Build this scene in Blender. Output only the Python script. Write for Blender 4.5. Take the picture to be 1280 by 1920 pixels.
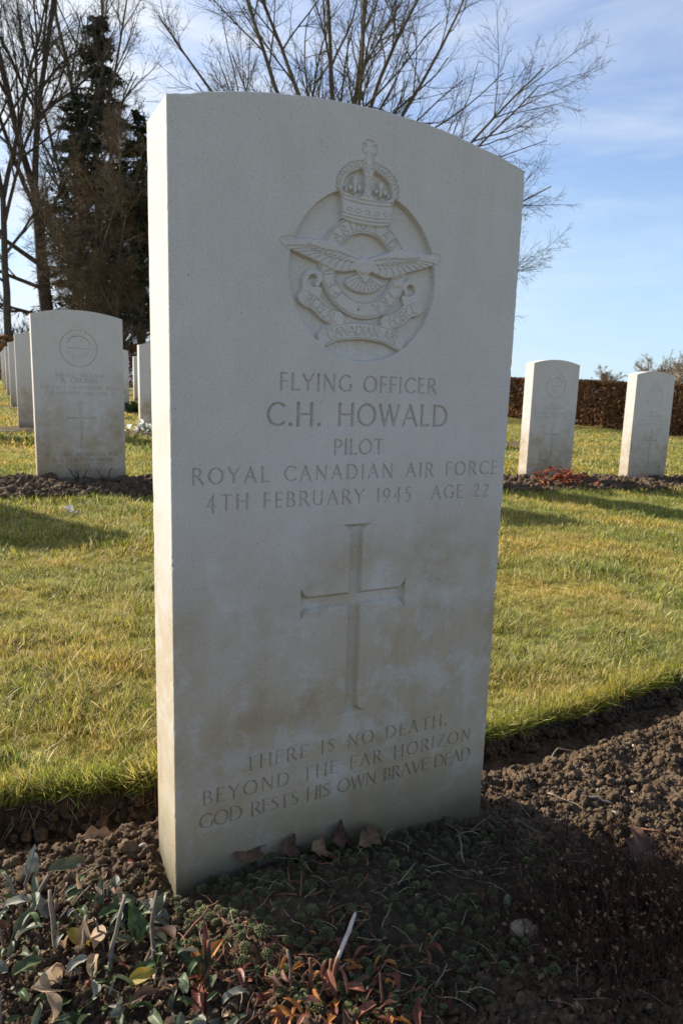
import bpy, math, random
import numpy as np
from mathutils import Vector, Matrix, Euler
from mathutils.geometry import tessellate_polygon

R = math.radians
scene = bpy.context.scene
for o in list(bpy.data.objects):
    bpy.data.objects.remove(o)
COL = scene.collection

# ------------------------------------------------------------------ camera
cam_d = bpy.data.cameras.new("camera")
cam = bpy.data.objects.new("camera", cam_d)
COL.objects.link(cam)
CAM = np.array([-.1501, -.6236, .5098])
YAW, PITCH, ROLL = .4781, .1756, .0307
fw = np.array([math.sin(YAW) * math.cos(PITCH), math.cos(YAW) * math.cos(PITCH), -math.sin(PITCH)])
rt = np.array([math.cos(YAW), -math.sin(YAW), 0.0])
up = np.cross(rt, fw)
r2 = rt * math.cos(ROLL) + up * math.sin(ROLL)
u2 = -rt * math.sin(ROLL) + up * math.cos(ROLL)
M = Matrix(((r2[0], u2[0], -fw[0], CAM[0]), (r2[1], u2[1], -fw[1], CAM[1]), (r2[2], u2[2], -fw[2], CAM[2]), (0, 0, 0, 1)))
cam.matrix_world = M
cam_d.sensor_fit = 'VERTICAL'
cam_d.sensor_height = 36.0
cam_d.sensor_width = 24.0
cam_d.lens = 1312.25 / 1920 * 36
cam_d.clip_start = .02
cam_d.clip_end = 3000
cam_d.dof.use_dof = True
cam_d.dof.focus_distance = .92
cam_d.dof.aperture_fstop = 16
scene.camera = cam

# ------------------------------------------------------------------ light
SUN_EL, SUN_AZ = R(29), R(-32.7)          # azimuth from +Y, clockwise positive
sun_dir = Vector((math.sin(SUN_AZ) * math.cos(SUN_EL), math.cos(SUN_AZ) * math.cos(SUN_EL), math.sin(SUN_EL)))
sd_ = bpy.data.lights.new("sun", 'SUN')
sd_.energy = 4.4
sd_.angle = R(.53)
sd_.color = (1.0, .94, .84)
sun = bpy.data.objects.new("sun", sd_)
COL.objects.link(sun)
sun.rotation_euler = sun_dir.to_track_quat('Z', 'Y').to_euler()
sun.location = (-5, 8, 6)

world = bpy.data.worlds.new("World")
scene.world = world
world.use_nodes = True
nt = world.node_tree
nt.nodes.clear()
def N(nt, t, **kw):
    n = nt.nodes.new(t)
    for k, v in kw.items():
        if k == 'inp':
            for a, b in v.items():
                n.inputs[a].default_value = b
        else:
            setattr(n, k, v)
    return n
def ramp(nt, src, stops, interp='LINEAR'):
    n = nt.nodes.new('ShaderNodeValToRGB')
    cr = n.color_ramp
    cr.interpolation = interp
    while len(cr.elements) < len(stops):
        cr.elements.new(.5)
    for e, (p, c) in zip(cr.elements, stops):
        e.position = p
        e.color = c if len(c) == 4 else (*c, 1)
    nt.links.new(src, n.inputs[0])
    return n.outputs[0]
def mixc(nt, fac, a, b, mode='MIX'):
    n = nt.nodes.new('ShaderNodeMix')
    n.data_type = 'RGBA'
    n.blend_type = mode
    for i, v in ((0, fac), (6, a), (7, b)):
        if hasattr(v, 'is_linked') or isinstance(v, bpy.types.NodeSocket):
            nt.links.new(v, n.inputs[i])
        elif i == 0:
            n.inputs[0].default_value = v
        else:
            n.inputs[i].default_value = v if len(v) == 4 else (*v, 1)
    return n.outputs[2]
def math_(nt, op, a, b=None, clamp=False):
    n = nt.nodes.new('ShaderNodeMath')
    n.operation = op
    n.use_clamp = clamp
    for i, v in ((0, a), (1, b)):
        if v is None:
            continue
        if isinstance(v, bpy.types.NodeSocket):
            nt.links.new(v, n.inputs[i])
        else:
            n.inputs[i].default_value = v
    return n.outputs[0]
def noise(nt, vec, scale, detail=4, rough=.55, dist=0, out=0):
    n = nt.nodes.new('ShaderNodeTexNoise')
    n.inputs['Scale'].default_value = scale
    n.inputs['Detail'].default_value = detail
    n.inputs['Roughness'].default_value = rough
    n.inputs['Distortion'].default_value = dist
    if vec is not None:
        nt.links.new(vec, n.inputs['Vector'])
    return n.outputs[out]

sky = N(nt, 'ShaderNodeTexSky', sky_type='NISHITA', sun_disc=False, sun_elevation=SUN_EL, sun_rotation=SUN_AZ,
        altitude=50, air_density=1.0, dust_density=.45, ozone_density=1.3)
tc = N(nt, 'ShaderNodeTexCoord')
mp = N(nt, 'ShaderNodeMapping')
mp.inputs['Scale'].default_value = (1.0, 1.0, 5.0)
mp.inputs['Rotation'].default_value = (R(6), R(-5), R(20))
nt.links.new(tc.outputs['Generated'], mp.inputs['Vector'])
c1 = noise(nt, mp.outputs[0], 2.2, 8, .62, .6)
c1 = ramp(nt, c1, [(.42, (0, 0, 0)), (.72, (1, 1, 1))])
# thin high cloud thickens towards the sun side of the sky
dotn = N(nt, 'ShaderNodeVectorMath', operation='DOT_PRODUCT')
nt.links.new(tc.outputs['Generated'], dotn.inputs[0])
dotn.inputs[1].default_value = tuple(sun_dir)
veil = ramp(nt, math_(nt, 'MULTIPLY_ADD', dotn.outputs['Value'], .5), [(.0, (.05, .05, .05)), (.60, (.07, .07, .07)), (.80, (.22, .22, .22)), (.95, (.9, .9, .9))])
nt.nodes[-2].inputs[2].default_value = .5
for n_ in nt.nodes:
    if n_.type == 'MATH' and n_.operation == 'MULTIPLY_ADD':
        n_.inputs[2].default_value = .5
cl = math_(nt, 'MULTIPLY', c1, .95)
cl = math_(nt, 'ADD', math_(nt, 'MULTIPLY', cl, math_(nt, 'ADD', veil, .35)), math_(nt, 'MULTIPLY', veil, .55), True)
sxyz = N(nt, 'ShaderNodeSeparateXYZ')
nt.links.new(tc.outputs['Generated'], sxyz.inputs[0])
skyb = mixc(nt, 1.0, sky.outputs[0], (.98, 1.13, 1.46), 'MULTIPLY')
low = ramp(nt, sxyz.outputs['Z'], [(.0, (.85, .85, .85)), (.10, (.62, .62, .62)), (.32, (.12, .12, .12)), (.6, (0, 0, 0))])
skyb = mixc(nt, low, skyb, (4.7, 6.5, 7.8))           # pale air towards the horizon
skyc = mixc(nt, cl, skyb, (7.0, 7.5, 8.2))
bg = N(nt, 'ShaderNodeBackground')
bg.inputs['Strength'].default_value = .060
nt.links.new(skyc, bg.inputs[0])
wo = N(nt, 'ShaderNodeOutputWorld')
nt.links.new(bg.outputs[0], wo.inputs[0])

vs = scene.view_settings
vs.view_transform = 'Standard'
vs.look = 'None'
vs.gamma = 1
vs.use_curve_mapping = False
vs.exposure = 1.13
scene.render.engine = 'CYCLES'
scene.cycles.max_bounces = 6
scene.cycles.transparent_max_bounces = 6

# ------------------------------------------------------------------ helpers
rng = np.random.default_rng(7)
random.seed(7)

def npmesh(name, V, F, col=None, smooth=False, mat=None):
    """V (n,3); F an int array (m,3|4) or a list of such arrays; col (n,3|4) per-vertex colour."""
    V = np.asarray(V, np.float32)
    if not isinstance(F, list):
        F = [F]
    F = [np.asarray(f, np.int32) for f in F if len(f)]
    me = bpy.data.meshes.new(name)
    me.vertices.add(len(V))
    me.vertices.foreach_set('co', V.ravel())
    if F:
        idx = np.concatenate([f.ravel() for f in F])
        tot = np.concatenate([np.full(len(f), f.shape[1], np.int32) for f in F])
        st = np.concatenate([[0], np.cumsum(tot)[:-1]]).astype(np.int32)
        me.loops.add(len(idx))
        me.loops.foreach_set('vertex_index', idx)
        me.polygons.add(len(tot))
        me.polygons.foreach_set('loop_start', st)
        me.polygons.foreach_set('loop_total', tot)
        me.polygons.foreach_set('use_smooth', np.full(len(tot), bool(smooth)))
    if col is not None:
        a = me.color_attributes.new('Col', 'FLOAT_COLOR', 'POINT')
        c = np.ones((len(V), 4), np.float32)
        c[:, :3] = np.asarray(col)[:, :3]
        a.data.foreach_set('color', c.ravel())
    me.update(calc_edges=True)
    if mat:
        me.materials.append(mat)
    return me

def obj(name, me, parent=None, loc=None, rot=None, scl=None, **props):
    o = bpy.data.objects.new(name, me)
    COL.objects.link(o)
    if parent:
        o.parent = parent
    if loc is not None:
        o.location = loc
    if rot is not None:
        o.rotation_euler = rot
    if scl is not None:
        o.scale = (scl,) * 3 if np.isscalar(scl) else scl
    for k, v in props.items():
        o[k] = v
    return o

def thing(name, label, cat, loc=(0, 0, 0), rotz=0, group=None):
    o = bpy.data.objects.new(name, None)
    COL.objects.link(o)
    o.empty_display_size = .1
    o.location = loc
    o.rotation_euler = (0, 0, rotz)
    o['label'] = label
    o['category'] = cat
    if group:
        o['group'] = group
    return o

def tag(o, label, cat, group=None):
    o['label'] = label
    o['category'] = cat
    if group:
        o['group'] = group
    return o

def copy_tree(o, parent=None):
    c = o.copy()
    COL.objects.link(c)
    c.parent = parent
    for ch in list(o.children):
        copy_tree(ch, c)
    return c

# value noise
def _hash(ix, iy, s):
    h = (ix.astype(np.int64) * 374761393 + iy.astype(np.int64) * 668265263 + s * 2147483647 + 1274126177) & 0xffffffff
    h = ((h ^ (h >> 13)) * 1274126177) & 0xffffffff
    h = ((h ^ (h >> 16)) * 2246822519) & 0xffffffff
    return ((h ^ (h >> 15)) & 0xffffff) / float(0xffffff)

def vnoise(x, y, s=0):
    ix, iy = np.floor(x), np.floor(y)
    fx, fy = x - ix, y - iy
    fx = fx * fx * (3 - 2 * fx)
    fy = fy * fy * (3 - 2 * fy)
    a, b = _hash(ix, iy, s), _hash(ix + 1, iy, s)
    c, d = _hash(ix, iy + 1, s), _hash(ix + 1, iy + 1, s)
    return (a * (1 - fx) + b * fx) * (1 - fy) + (c * (1 - fx) + d * fx) * fy

def fbm(x, y, s=0, oct=4, gain=.5):
    r, a, t = 0, 1, 0
    for i in range(oct):
        r = r + a * vnoise(x, y, s + i * 17)
        t += a
        a *= gain
        x = x * 2.03 + 11.3
        y = y * 2.03 + 5.7
    return r / t

def worley(x, y, s=0):
    ix, iy = np.floor(x), np.floor(y)
    best = np.full(np.shape(x), 9.0)
    for dx in (-1, 0, 1):
        for dy in (-1, 0, 1):
            cx = ix + dx
            cy = iy + dy
            px = cx + .15 + .7 * _hash(cx, cy, s + 3)
            py = cy + .15 + .7 * _hash(cx, cy, s + 91)
            best = np.minimum(best, (px - x) ** 2 + (py - y) ** 2)
    return np.sqrt(best)

def sstep(a, b, x):
    t = np.clip((x - a) / (b - a), 0, 1)
    return t * t * (3 - 2 * t)

def grid_faces(nu, nv):
    i = np.arange(nu - 1)[:, None] * nv + np.arange(nv - 1)[None, :]
    i = i.ravel()
    return np.stack([i, i + nv, i + nv + 1, i + 1], 1)

def tubes(P, Rr, sides=4):
    """P (B,n,3) centre lines, Rr (B,n) radii -> V, F"""
    B, n, _ = P.shape
    T = np.gradient(P, axis=1)
    T /= np.linalg.norm(T, axis=2, keepdims=True) + 1e-9
    d = P[:, -1] - P[:, 0]
    ref = np.where((np.abs(d[:, 2]) > .8 * np.linalg.norm(d, axis=1))[:, None], np.array([[1., 0, 0]]), np.array([[0, 0, 1.]]))
    A = np.cross(T, ref[:, None, :])
    A /= np.linalg.norm(A, axis=2, keepdims=True) + 1e-9
    Bn = np.cross(T, A)
    ph = np.arange(sides) * 2 * math.pi / sides
    V = P[:, :, None, :] + Rr[:, :, None, None] * (np.cos(ph)[None, None, :, None] * A[:, :, None, :] + np.sin(ph)[None, None, :, None] * Bn[:, :, None, :])
    V = V.reshape(-1, 3)
    b = np.arange(B)[:, None, None] * n * sides
    i = np.arange(n - 1)[None, :, None] * sides
    j = np.arange(sides)[None, None, :]
    j2 = (j + 1) % sides
    F = np.stack([b + i + j, b + i + j2, b + i + sides + j2, b + i + sides + j], -1).reshape(-1, 4)
    return V, F
def grow(start, dirs, L, r0, n, wob, trop, r, taper=.28):
    """grow B branches of n points"""
    B = len(start)
    P = np.zeros((B, n, 3))
    P[:, 0] = start
    d = dirs / np.linalg.norm(dirs, axis=1, keepdims=True)
    st = (L / (n - 1))[:, None]
    for k in range(1, n):
        d = d + r.normal(0, wob, (B, 3)) + np.array([0, 0, trop])
        d /= np.linalg.norm(d, axis=1, keepdims=True)
        P[:, k] = P[:, k - 1] + d * st
    Rr = r0[:, None] * np.linspace(1, taper, n)[None] 
    return P, Rr
def sprout(P, Rr, L, m, t0, a0, a1, lr0, lr1, rr, r, t1=1.0):
    B, n, _ = P.shape
    t = r.uniform(t0, t1, (B, m))
    t.sort(axis=1)
    f = t * (n - 1)
    i = np.clip(f.astype(int), 0, n - 2)
    fr = (f - i)[..., None]
    bi = np.arange(B)[:, None]
    pos = P[bi, i] * (1 - fr) + P[bi, i + 1] * fr
    tan = P[bi, i + 1] - P[bi, i]
    tan /= np.linalg.norm(tan, axis=2, keepdims=True)
    rad = Rr[bi, i] * (1 - fr[..., 0]) + Rr[bi, i + 1] * fr[..., 0]
    v = r.normal(0, 1, (B, m, 3))
    v -= (v * tan).sum(2, keepdims=True) * tan
    v /= np.linalg.norm(v, axis=2, keepdims=True) + 1e-9
    a = r.uniform(a0, a1, (B, m, 1))
    d = tan * np.cos(a) + v * np.sin(a)
    l = L[:, None] * r.uniform(lr0, lr1, (B, m)) * (1.12 - .62 * t)
    return pos.reshape(-1, 3), d.reshape(-1, 3), l.reshape(-1), (np.minimum(rad * rr, rad)).reshape(-1)
# ------------------------------------------------------------------ materials
def new_mat(name):
    m = bpy.data.materials.new(name)
    m.use_nodes = True
    nt = m.node_tree
    nt.nodes.clear()
    out = nt.nodes.new('ShaderNodeOutputMaterial')
    return m, nt, out

def bsdf(nt, out, col, rough=.85, spec=.3, bump=None, bstr=.5, bdist=.002):
    b = nt.nodes.new('ShaderNodeBsdfPrincipled')
    b.inputs['Roughness'].default_value = rough
    b.inputs['Specular IOR Level'].default_value = spec
    if isinstance(col, bpy.types.NodeSocket):
        nt.links.new(col, b.inputs['Base Color'])
    else:
        b.inputs['Base Color'].default_value = (*col, 1)
    if bump is not None:
        bn = nt.nodes.new('ShaderNodeBump')
        bn.inputs['Strength'].default_value = bstr
        bn.inputs['Distance'].default_value = bdist
        nt.links.new(bump, bn.inputs['Height'])
        nt.links.new(bn.outputs[0], b.inputs['Normal'])
    nt.links.new(b.outputs[0], out.inputs[0])
    return b

def stone_mat(name, tint=(1, 1, 1), seed=0.0, tooled=False):
    m, nt, out = new_mat(name)
    g = N(nt, 'ShaderNodeNewGeometry')
    P = g.outputs['Position']
    t = N(nt, 'ShaderNodeTexCoord')
    sx = N(nt, 'ShaderNodeSeparateXYZ')
    nt.links.new(t.outputs['Object'], sx.inputs[0])
    z = sx.outputs['Z']
    big = noise(nt, P, 5.5, 5, .6, .4)
    mid = noise(nt, P, 15, 8, .66, .1)
    fine = noise(nt, P, 900, 3, .7)
    grain = noise(nt, P, 480, 4, .75)
    # weathering climbs from the soil, with an uneven front
    zz = math_(nt, 'ADD', z, math_(nt, 'MULTIPLY', math_(nt, 'SUBTRACT', big, .5), .55))
    stain = ramp(nt, zz, [(.04, (1, 1, 1)), (.18, (.9, .9, .9)), (.30, (.40, .40, .40)), (.46, (0, 0, 0))])
    sn = math_(nt, 'MULTIPLY', stain, ramp(nt, mid, [(.30, (.45, .45, .45)), (.66, (.95, .95, .95))]))
    clean = (.615 * tint[0], .57 * tint[1], .515 * tint[2])
    c = mixc(nt, ramp(nt, mid, [(.3, (0, 0, 0)), (.7, (1, 1, 1))]), clean, (.675 * tint[0], .635 * tint[1], .58 * tint[2]))
    c = mixc(nt, sn, c, (.47, .36, .21))
    warm = ramp(nt, math_(nt, 'ADD', z, math_(nt, 'MULTIPLY', math_(nt, 'SUBTRACT', big, .5), .22)), [(.04, (1, 1, 1)), (.20, (.75, .75, .75)), (.38, (0, 0, 0))])
    c = mixc(nt, math_(nt, 'MULTIPLY', math_(nt, 'MULTIPLY', warm, ramp(nt, mid, [(.32, (.35, .35, .35)), (.6, (1, 1, 1))])), .50), c, (.50, .40, .26))
    # pale lichen bloom patches, only where damp
    li = ramp(nt, noise(nt, P, 19, 9, .72, .1), [(.50, (0, 0, 0)), (.57, (.6, .6, .6)), (.70, (1, 1, 1))])
    band = ramp(nt, z, [(.02, (.6, .6, .6)), (.34, (1, 1, 1)), (.48, (.0, .0, .0))])
    c = mixc(nt, math_(nt, 'MULTIPLY', math_(nt, 'MULTIPLY', li, band), .72), c, (.66, .63, .59))
    # brown tide marks
    br = ramp(nt, noise(nt, P, 7.5, 8, .66, .1), [(.47, (0, 0, 0)), (.64, (1, 1, 1))])
    c = mixc(nt, math_(nt, 'MULTIPLY', math_(nt, 'MULTIPLY', br, stain), .55), c, (.33, .235, .125))
    # soil splash and algae close to the ground
    spl = ramp(nt, math_(nt, 'ADD', z, math_(nt, 'MULTIPLY', math_(nt, 'SUBTRACT', mid, .5), .06)), [(.005, (1, 1, 1)), (.035, (.55, .55, .55)), (.085, (0, 0, 0))])
    c = mixc(nt, math_(nt, 'MULTIPLY', spl, .9), c, (.12, .105, .055))
    mpn = N(nt, 'ShaderNodeMapping')
    mpn.inputs['Scale'].default_value = (1, 1, .06)
    nt.links.new(P, mpn.inputs['Vector'])
    strk = ramp(nt, noise(nt, mpn.outputs[0], 85, 4, .6), [(.36, (.90, .89, .86)), (.55, (1, 1, 1))])
    c = mixc(nt, .25, c, strk, 'MULTIPLY')
    # pores and grit
    c = mixc(nt, .55, c, ramp(nt, grain, [(.3, (.70, .69, .67)), (.7, (1.16, 1.16, 1.16))]), 'MULTIPLY')
    pit = ramp(nt, noise(nt, P, 330, 2, .5), [(.255, (.40, .36, .30)), (.31, (1, 1, 1))])
    c = mixc(nt, .8, c, pit, 'MULTIPLY')
    # old algae speckle high on the face
    alg = ramp(nt, noise(nt, P, 90, 5, .75), [(.60, (0, 0, 0)), (.72, (1, 1, 1))])
    top = ramp(nt, math_(nt, 'ADD', z, math_(nt, 'MULTIPLY', big, .25)), [(.76, (0, 0, 0)), (.93, (1, 1, 1))])
    c = mixc(nt, math_(nt, 'MULTIPLY', math_(nt, 'MULTIPLY', alg, top), .55), c, (.27, .25, .17))
    h = math_(nt, 'ADD', math_(nt, 'MULTIPLY', fine, .6), grain)
    bsdf(nt, out, c, .92, .15, h, .55 if not tooled else .8, .0011 if not tooled else .002)
    return m

def leafy_mat(name, cols, rough=.6, trans=.25, scale=60, attr=False, big=0.0, bumpy=True, veins=0.0):
    """Leaf/blade/petal: diffuse + translucent, colour broken up by noise and by object or instance."""
    m, nt, out = new_mat(name)
    g = N(nt, 'ShaderNodeNewGeometry')
    nz = noise(nt, g.outputs['Position'], scale, 5, .65)
    if attr:
        a = N(nt, 'ShaderNodeVertexColor', layer_name='Col')
        c = mixc(nt, .5, a.outputs[0], ramp(nt, nz, [(.3, (.6, .6, .6)), (.7, (1.3, 1.3, 1.3))]), 'MULTIPLY')
    else:
        c = ramp(nt, nz, [(.28 + .44 * i / max(1, len(cols) - 1), k) for i, k in enumerate(cols)])
    if veins:                                           # midrib and side veins, in the leaf's own length and width
        tx = N(nt, 'ShaderNodeTexCoord')
        sp = N(nt, 'ShaderNodeSeparateXYZ')
        nt.links.new(tx.outputs['Object'], sp.inputs[0])
        ay = math_(nt, 'ABSOLUTE', sp.outputs['Y'])
        rib = ramp(nt, ay, [(.006, (1, 1, 1)), (.022, (0, 0, 0))])
        ph = math_(nt, 'SUBTRACT', math_(nt, 'MULTIPLY', sp.outputs['X'], 68), math_(nt, 'MULTIPLY', ay, 52))
        sv = ramp(nt, math_(nt, 'ABSOLUTE', math_(nt, 'SINE', ph)), [(.0, (1, 1, 1)), (.28, (0, 0, 0))])
        vn = math_(nt, 'MAXIMUM', rib, math_(nt, 'MULTIPLY', sv, .6))
        c = mixc(nt, math_(nt, 'MULTIPLY', vn, veins), c, (1.55, 1.5, 1.4), 'MULTIPLY')
        edge = ramp(nt, noise(nt, tx.outputs['Object'], 5, 4, .6), [(.42, (1.12, 1.1, 1.05)), (.60, (.8, .72, .6))])
        c = mixc(nt, .6, c, edge, 'MULTIPLY')
    oi = N(nt, 'ShaderNodeObjectInfo')
    c = mixc(nt, .8, c, ramp(nt, oi.outputs['Random'], [(0, (.68, .66, .64)), (1, (1.25, 1.28, 1.2))]), 'MULTIPLY')
    if big:
        bn = noise(nt, g.outputs['Position'], 1.9, 5, .65, .5)
        c = mixc(nt, big, c, ramp(nt, bn, [(.30, (.42, .60, .42)), (.45, (.9, .95, .85)), (.53, (1.1, 1.0, .9)), (.66, (1.42, 1.10, .82))]), 'MULTIPLY')
    b = nt.nodes.new('ShaderNodeBsdfPrincipled')
    b.inputs['Roughness'].default_value = rough
    b.inputs['Specular IOR Level'].default_value = .25
    nt.links.new(c, b.inputs['Base Color'])
    if bumpy:
        bp = nt.nodes.new('ShaderNodeBump')
        bp.inputs['Strength'].default_value = .35
        bp.inputs['Distance'].default_value = .001
        nt.links.new(nz, bp.inputs['Height'])
        nt.links.new(bp.outputs[0], b.inputs['Normal'])
    t = nt.nodes.new('ShaderNodeBsdfTranslucent')
    nt.links.new(c, t.inputs[0])
    mx = nt.nodes.new('ShaderNodeMixShader')
    mx.inputs[0].default_value = trans
    nt.links.new(b.outputs[0], mx.inputs[1])
    nt.links.new(t.outputs[0], mx.inputs[2])
    nt.links.new(mx.outputs[0], out.inputs[0])
    return m

def rough_mat(name, cols, scale=30, rough=.9, bump=.6, bdist=.003, per_obj=True, spec=.2, detail=6):
    m, nt, out = new_mat(name)
    g = N(nt, 'ShaderNodeNewGeometry')
    nz = noise(nt, g.outputs['Position'], scale, detail, .65)
    c = ramp(nt, nz, [(.28 + .44 * i / max(1, len(cols) - 1), k) for i, k in enumerate(cols)])
    if per_obj:
        oi = N(nt, 'ShaderNodeObjectInfo')
        c = mixc(nt, .8, c, ramp(nt, oi.outputs['Random'], [(0, (.7, .7, .7)), (1, (1.25, 1.22, 1.2))]), 'MULTIPLY')
    bsdf(nt, out, c, rough, spec, nz, bump, bdist)
    return m

MAT = {}
MAT['stone'] = stone_mat('portland_stone')
MAT['stone_far'] = stone_mat('weathered_stone', (1.0, .98, .97))
def soil_material():
    m, nt, out = new_mat('soil')
    g = N(nt, 'ShaderNodeNewGeometry')
    P = g.outputs['Position']
    a = noise(nt, P, 14, 5, .6)
    b = noise(nt, P, 210, 6, .7)
    c = ramp(nt, a, [(.3, (.075, .050, .030)), (.55, (.125, .087, .054)), (.72, (.18, .13, .085))])
    c = mixc(nt, .8, c, ramp(nt, b, [(.3, (.62, .6, .58)), (.68, (1.28, 1.26, 1.24))]), 'MULTIPLY')
    oi = N(nt, 'ShaderNodeObjectInfo')
    c = mixc(nt, .7, c, ramp(nt, oi.outputs['Random'], [(0, (.75, .75, .75)), (1, (1.2, 1.18, 1.15))]), 'MULTIPLY')
    bsdf(nt, out, c, .95, .12, b, .9, .003)
    return m
MAT['soil'] = soil_material()
def lawn_material():
    m, nt, out = new_mat('lawn_ground')
    g = N(nt, 'ShaderNodeNewGeometry')
    P = g.outputs['Position']
    a = noise(nt, P, 1.9, 5, .65, .5)
    b = noise(nt, P, 38, 7, .7)
    f = noise(nt, P, 6.5, 6, .7)
    c = ramp(nt, b, [(.3, (.045, .042, .016)), (.48, (.27, .24, .055)), (.68, (.50, .41, .14))])
    c = mixc(nt, .6, c, ramp(nt, a, [(.30, (.6, .8, .55)), (.5, (1, 1, 1)), (.66, (1.35, 1.12, .9))]), 'MULTIPLY')
    c = mixc(nt, .5, c, ramp(nt, f, [(.35, (.7, .75, .65)), (.65, (1.2, 1.15, 1.1))]), 'MULTIPLY')
    bsdf(nt, out, c, .95, .1, b, .8, .02)
    return m
MAT['lawn'] = lawn_material()
MAT['turf_cut'] = rough_mat('turf_cut', [(.030, .021, .013), (.062, .044, .028), (.10, .075, .045)], 40, .95, .9, .006)
MAT['blade'] = leafy_mat('grass_blade', None, .55, .38, 120, attr=True, big=.75, bumpy=False)
MAT['bark'] = rough_mat('bark', [(.065, .052, .038), (.14, .115, .082), (.21, .18, .13)], 12, .9, .8, .02)
MAT['bark_dark'] = rough_mat('dark_bark', [(.036, .029, .022), (.075, .060, .046), (.125, .102, .078)], 12, .9, .8, .02)
MAT['bark_brown'] = rough_mat('brown_twig', [(.12, .085, .055), (.19, .14, .09), (.28, .215, .145)], 12, .9, .8, .02)
MAT['needle'] = leafy_mat('conifer_needle', [(.024, .034, .018), (.044, .058, .028), (.075, .086, .040)], .6, .12, 4)
MAT['beech'] = leafy_mat('dead_beech_leaf', [(.13, .062, .028), (.31, .15, .065), (.52, .29, .14)], .55, .38, 9)
MAT['wood_dark'] = rough_mat('hedge_stem', [(.03, .022, .015), (.06, .045, .03)], 20)
MAT['sage'] = leafy_mat('grey_green_leaf', [(.060, .078, .042), (.105, .125, .072), (.17, .185, .125)], .5, .18, 70, veins=.8)
MAT['sage_grey'] = leafy_mat('felted_grey_leaf', [(.125, .135, .105), (.20, .205, .17), (.28, .28, .245)], .6, .15, 90, veins=.8)
MAT['deep_green'] = leafy_mat('deep_green_leaf', [(.030, .055, .020), (.060, .092, .034), (.10, .13, .05)], .45, .22, 80, veins=.8)
MAT['yellow'] = leafy_mat('yellowing_leaf', [(.30, .20, .025), (.38, .28, .05), (.16, .17, .04)], .5, .3, 70, veins=.8)
MAT['tan'] = leafy_mat('papery_tan_leaf', [(.30, .19, .12), (.42, .30, .20), (.52, .40, .29)], .6, .3, 70, veins=.8)
MAT['red_leaf'] = leafy_mat('russet_leaf', [(.11, .038, .030), (.20, .072, .052), (.34, .17, .115)], .45, .28, 60, veins=.8)
MAT['russet_red'] = leafy_mat('glossy_russet_leaf', [(.17, .036, .018), (.26, .062, .03), (.36, .12, .055)], .4, .3, 30)
MAT['orange_leaf'] = leafy_mat('orange_leaf', [(.30, .10, .03), (.42, .18, .05), (.40, .26, .10)], .5, .3, 60, veins=.8)
MAT['oak'] = leafy_mat('dead_oak_leaf', [(.13, .075, .042), (.21, .13, .078), (.30, .20, .125)], .6, .2, 60, veins=.8)
MAT['oak_dark'] = leafy_mat('dark_oak_leaf', [(.075, .038, .026), (.12, .064, .042), (.17, .10, .066)], .6, .2, 60, veins=.8)
MAT['pale_stem'] = rough_mat('pale_cut_stem', [(.34, .26, .21), (.50, .42, .36), (.62, .55, .50)], 110, .6, .3, .0006)
MAT['stem'] = rough_mat('woody_stem', [(.12, .09, .065), (.19, .15, .11), (.27, .22, .17)], 160, .8, .5, .0008)
MAT['red_stem'] = rough_mat('red_brown_stem', [(.11, .045, .026), (.19, .085, .045), (.28, .15, .085)], 140, .7, .4, .0006)
MAT['straw'] = rough_mat('dry_straw', [(.20, .15, .09), (.32, .255, .165), (.45, .38, .27)], 140, .7, .3, .0005)
MAT['sedum'] = leafy_mat('sedum_leaf', [(.060, .068, .032), (.14, .15, .066), (.30, .30, .12)], .5, .22, 90)
MAT['sedum_tip'] = leafy_mat('sedum_brown_leaf', [(.055, .042, .028), (.10, .078, .052), (.17, .135, .09)], .6, .15, 90)
MAT['pebble_buff'] = rough_mat('buff_pebble', [(.26, .21, .14), (.36, .30, .21), (.44, .38, .29)], 90, .7, .2, .001)
MAT['pebble_dull'] = rough_mat('dull_pebble', [(.24, .185, .125), (.34, .275, .19), (.42, .36, .26)], 90, .7, .2, .001)
MAT['pebble_pale'] = rough_mat('pale_stone_chip', [(.26, .22, .18), (.38, .34, .30), (.52, .48, .44)], 90, .6, .2, .001)
MAT['petal'] = leafy_mat('white_petal', [(.62, .64, .58), (.74, .75, .70), (.80, .80, .77)], .6, .3, 60)
MAT['paper'] = leafy_mat('pinkish_white_scrap', [(.62, .56, .52), (.74, .69, .66), (.80, .77, .75)], .7, .25, 60)
MAT['heath'] = rough_mat('dry_heath_stem', [(.045, .020, .014), (.075, .034, .022), (.125, .066, .042)], 60, .85, .3, .0006)

# ------------------------------------------------------------------ terrain
def lawn_z(x, y):
    x = np.asarray(x, float)
    y = np.asarray(y, float)
    xc = np.clip(x, -22, 11)
    yc = np.where(y < 22, y, 22 + 6 * np.tanh((y - 22) / 6))
    yc = np.where(yc < -3, -3 + np.tanh(yc + 3), yc)
    xf = np.where(x > 11, 1.5 * np.tanh((x - 11) / 3), 0)
    return -.0116 - .0303 * (xc + xf) + .0219 * yc

def lawn_bumps(x, y):
    return .014 * (fbm(x * 3.2, y * 3.2, 5, 4) - .5) + .010 * (fbm(x * 14, y * 14, 9, 3) - .5)

def edge_y(x):
    """the spade-cut front edge of the lawn behind the near bed"""
    x = np.asarray(x, float)
    base = np.interp(x, [-3, -.6, -.15, .03, .3, .55, 1.085, 1.6, 4], [.30, .27, .262, .252, .20, .182, .242, .25, .26])
    return base + .016 * (fbm(x * 9, x * 0 + .3, 21, 3) - .5) + .006 * (fbm(x * 45, x * 0 + 4.3, 22, 2) - .5)

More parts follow.
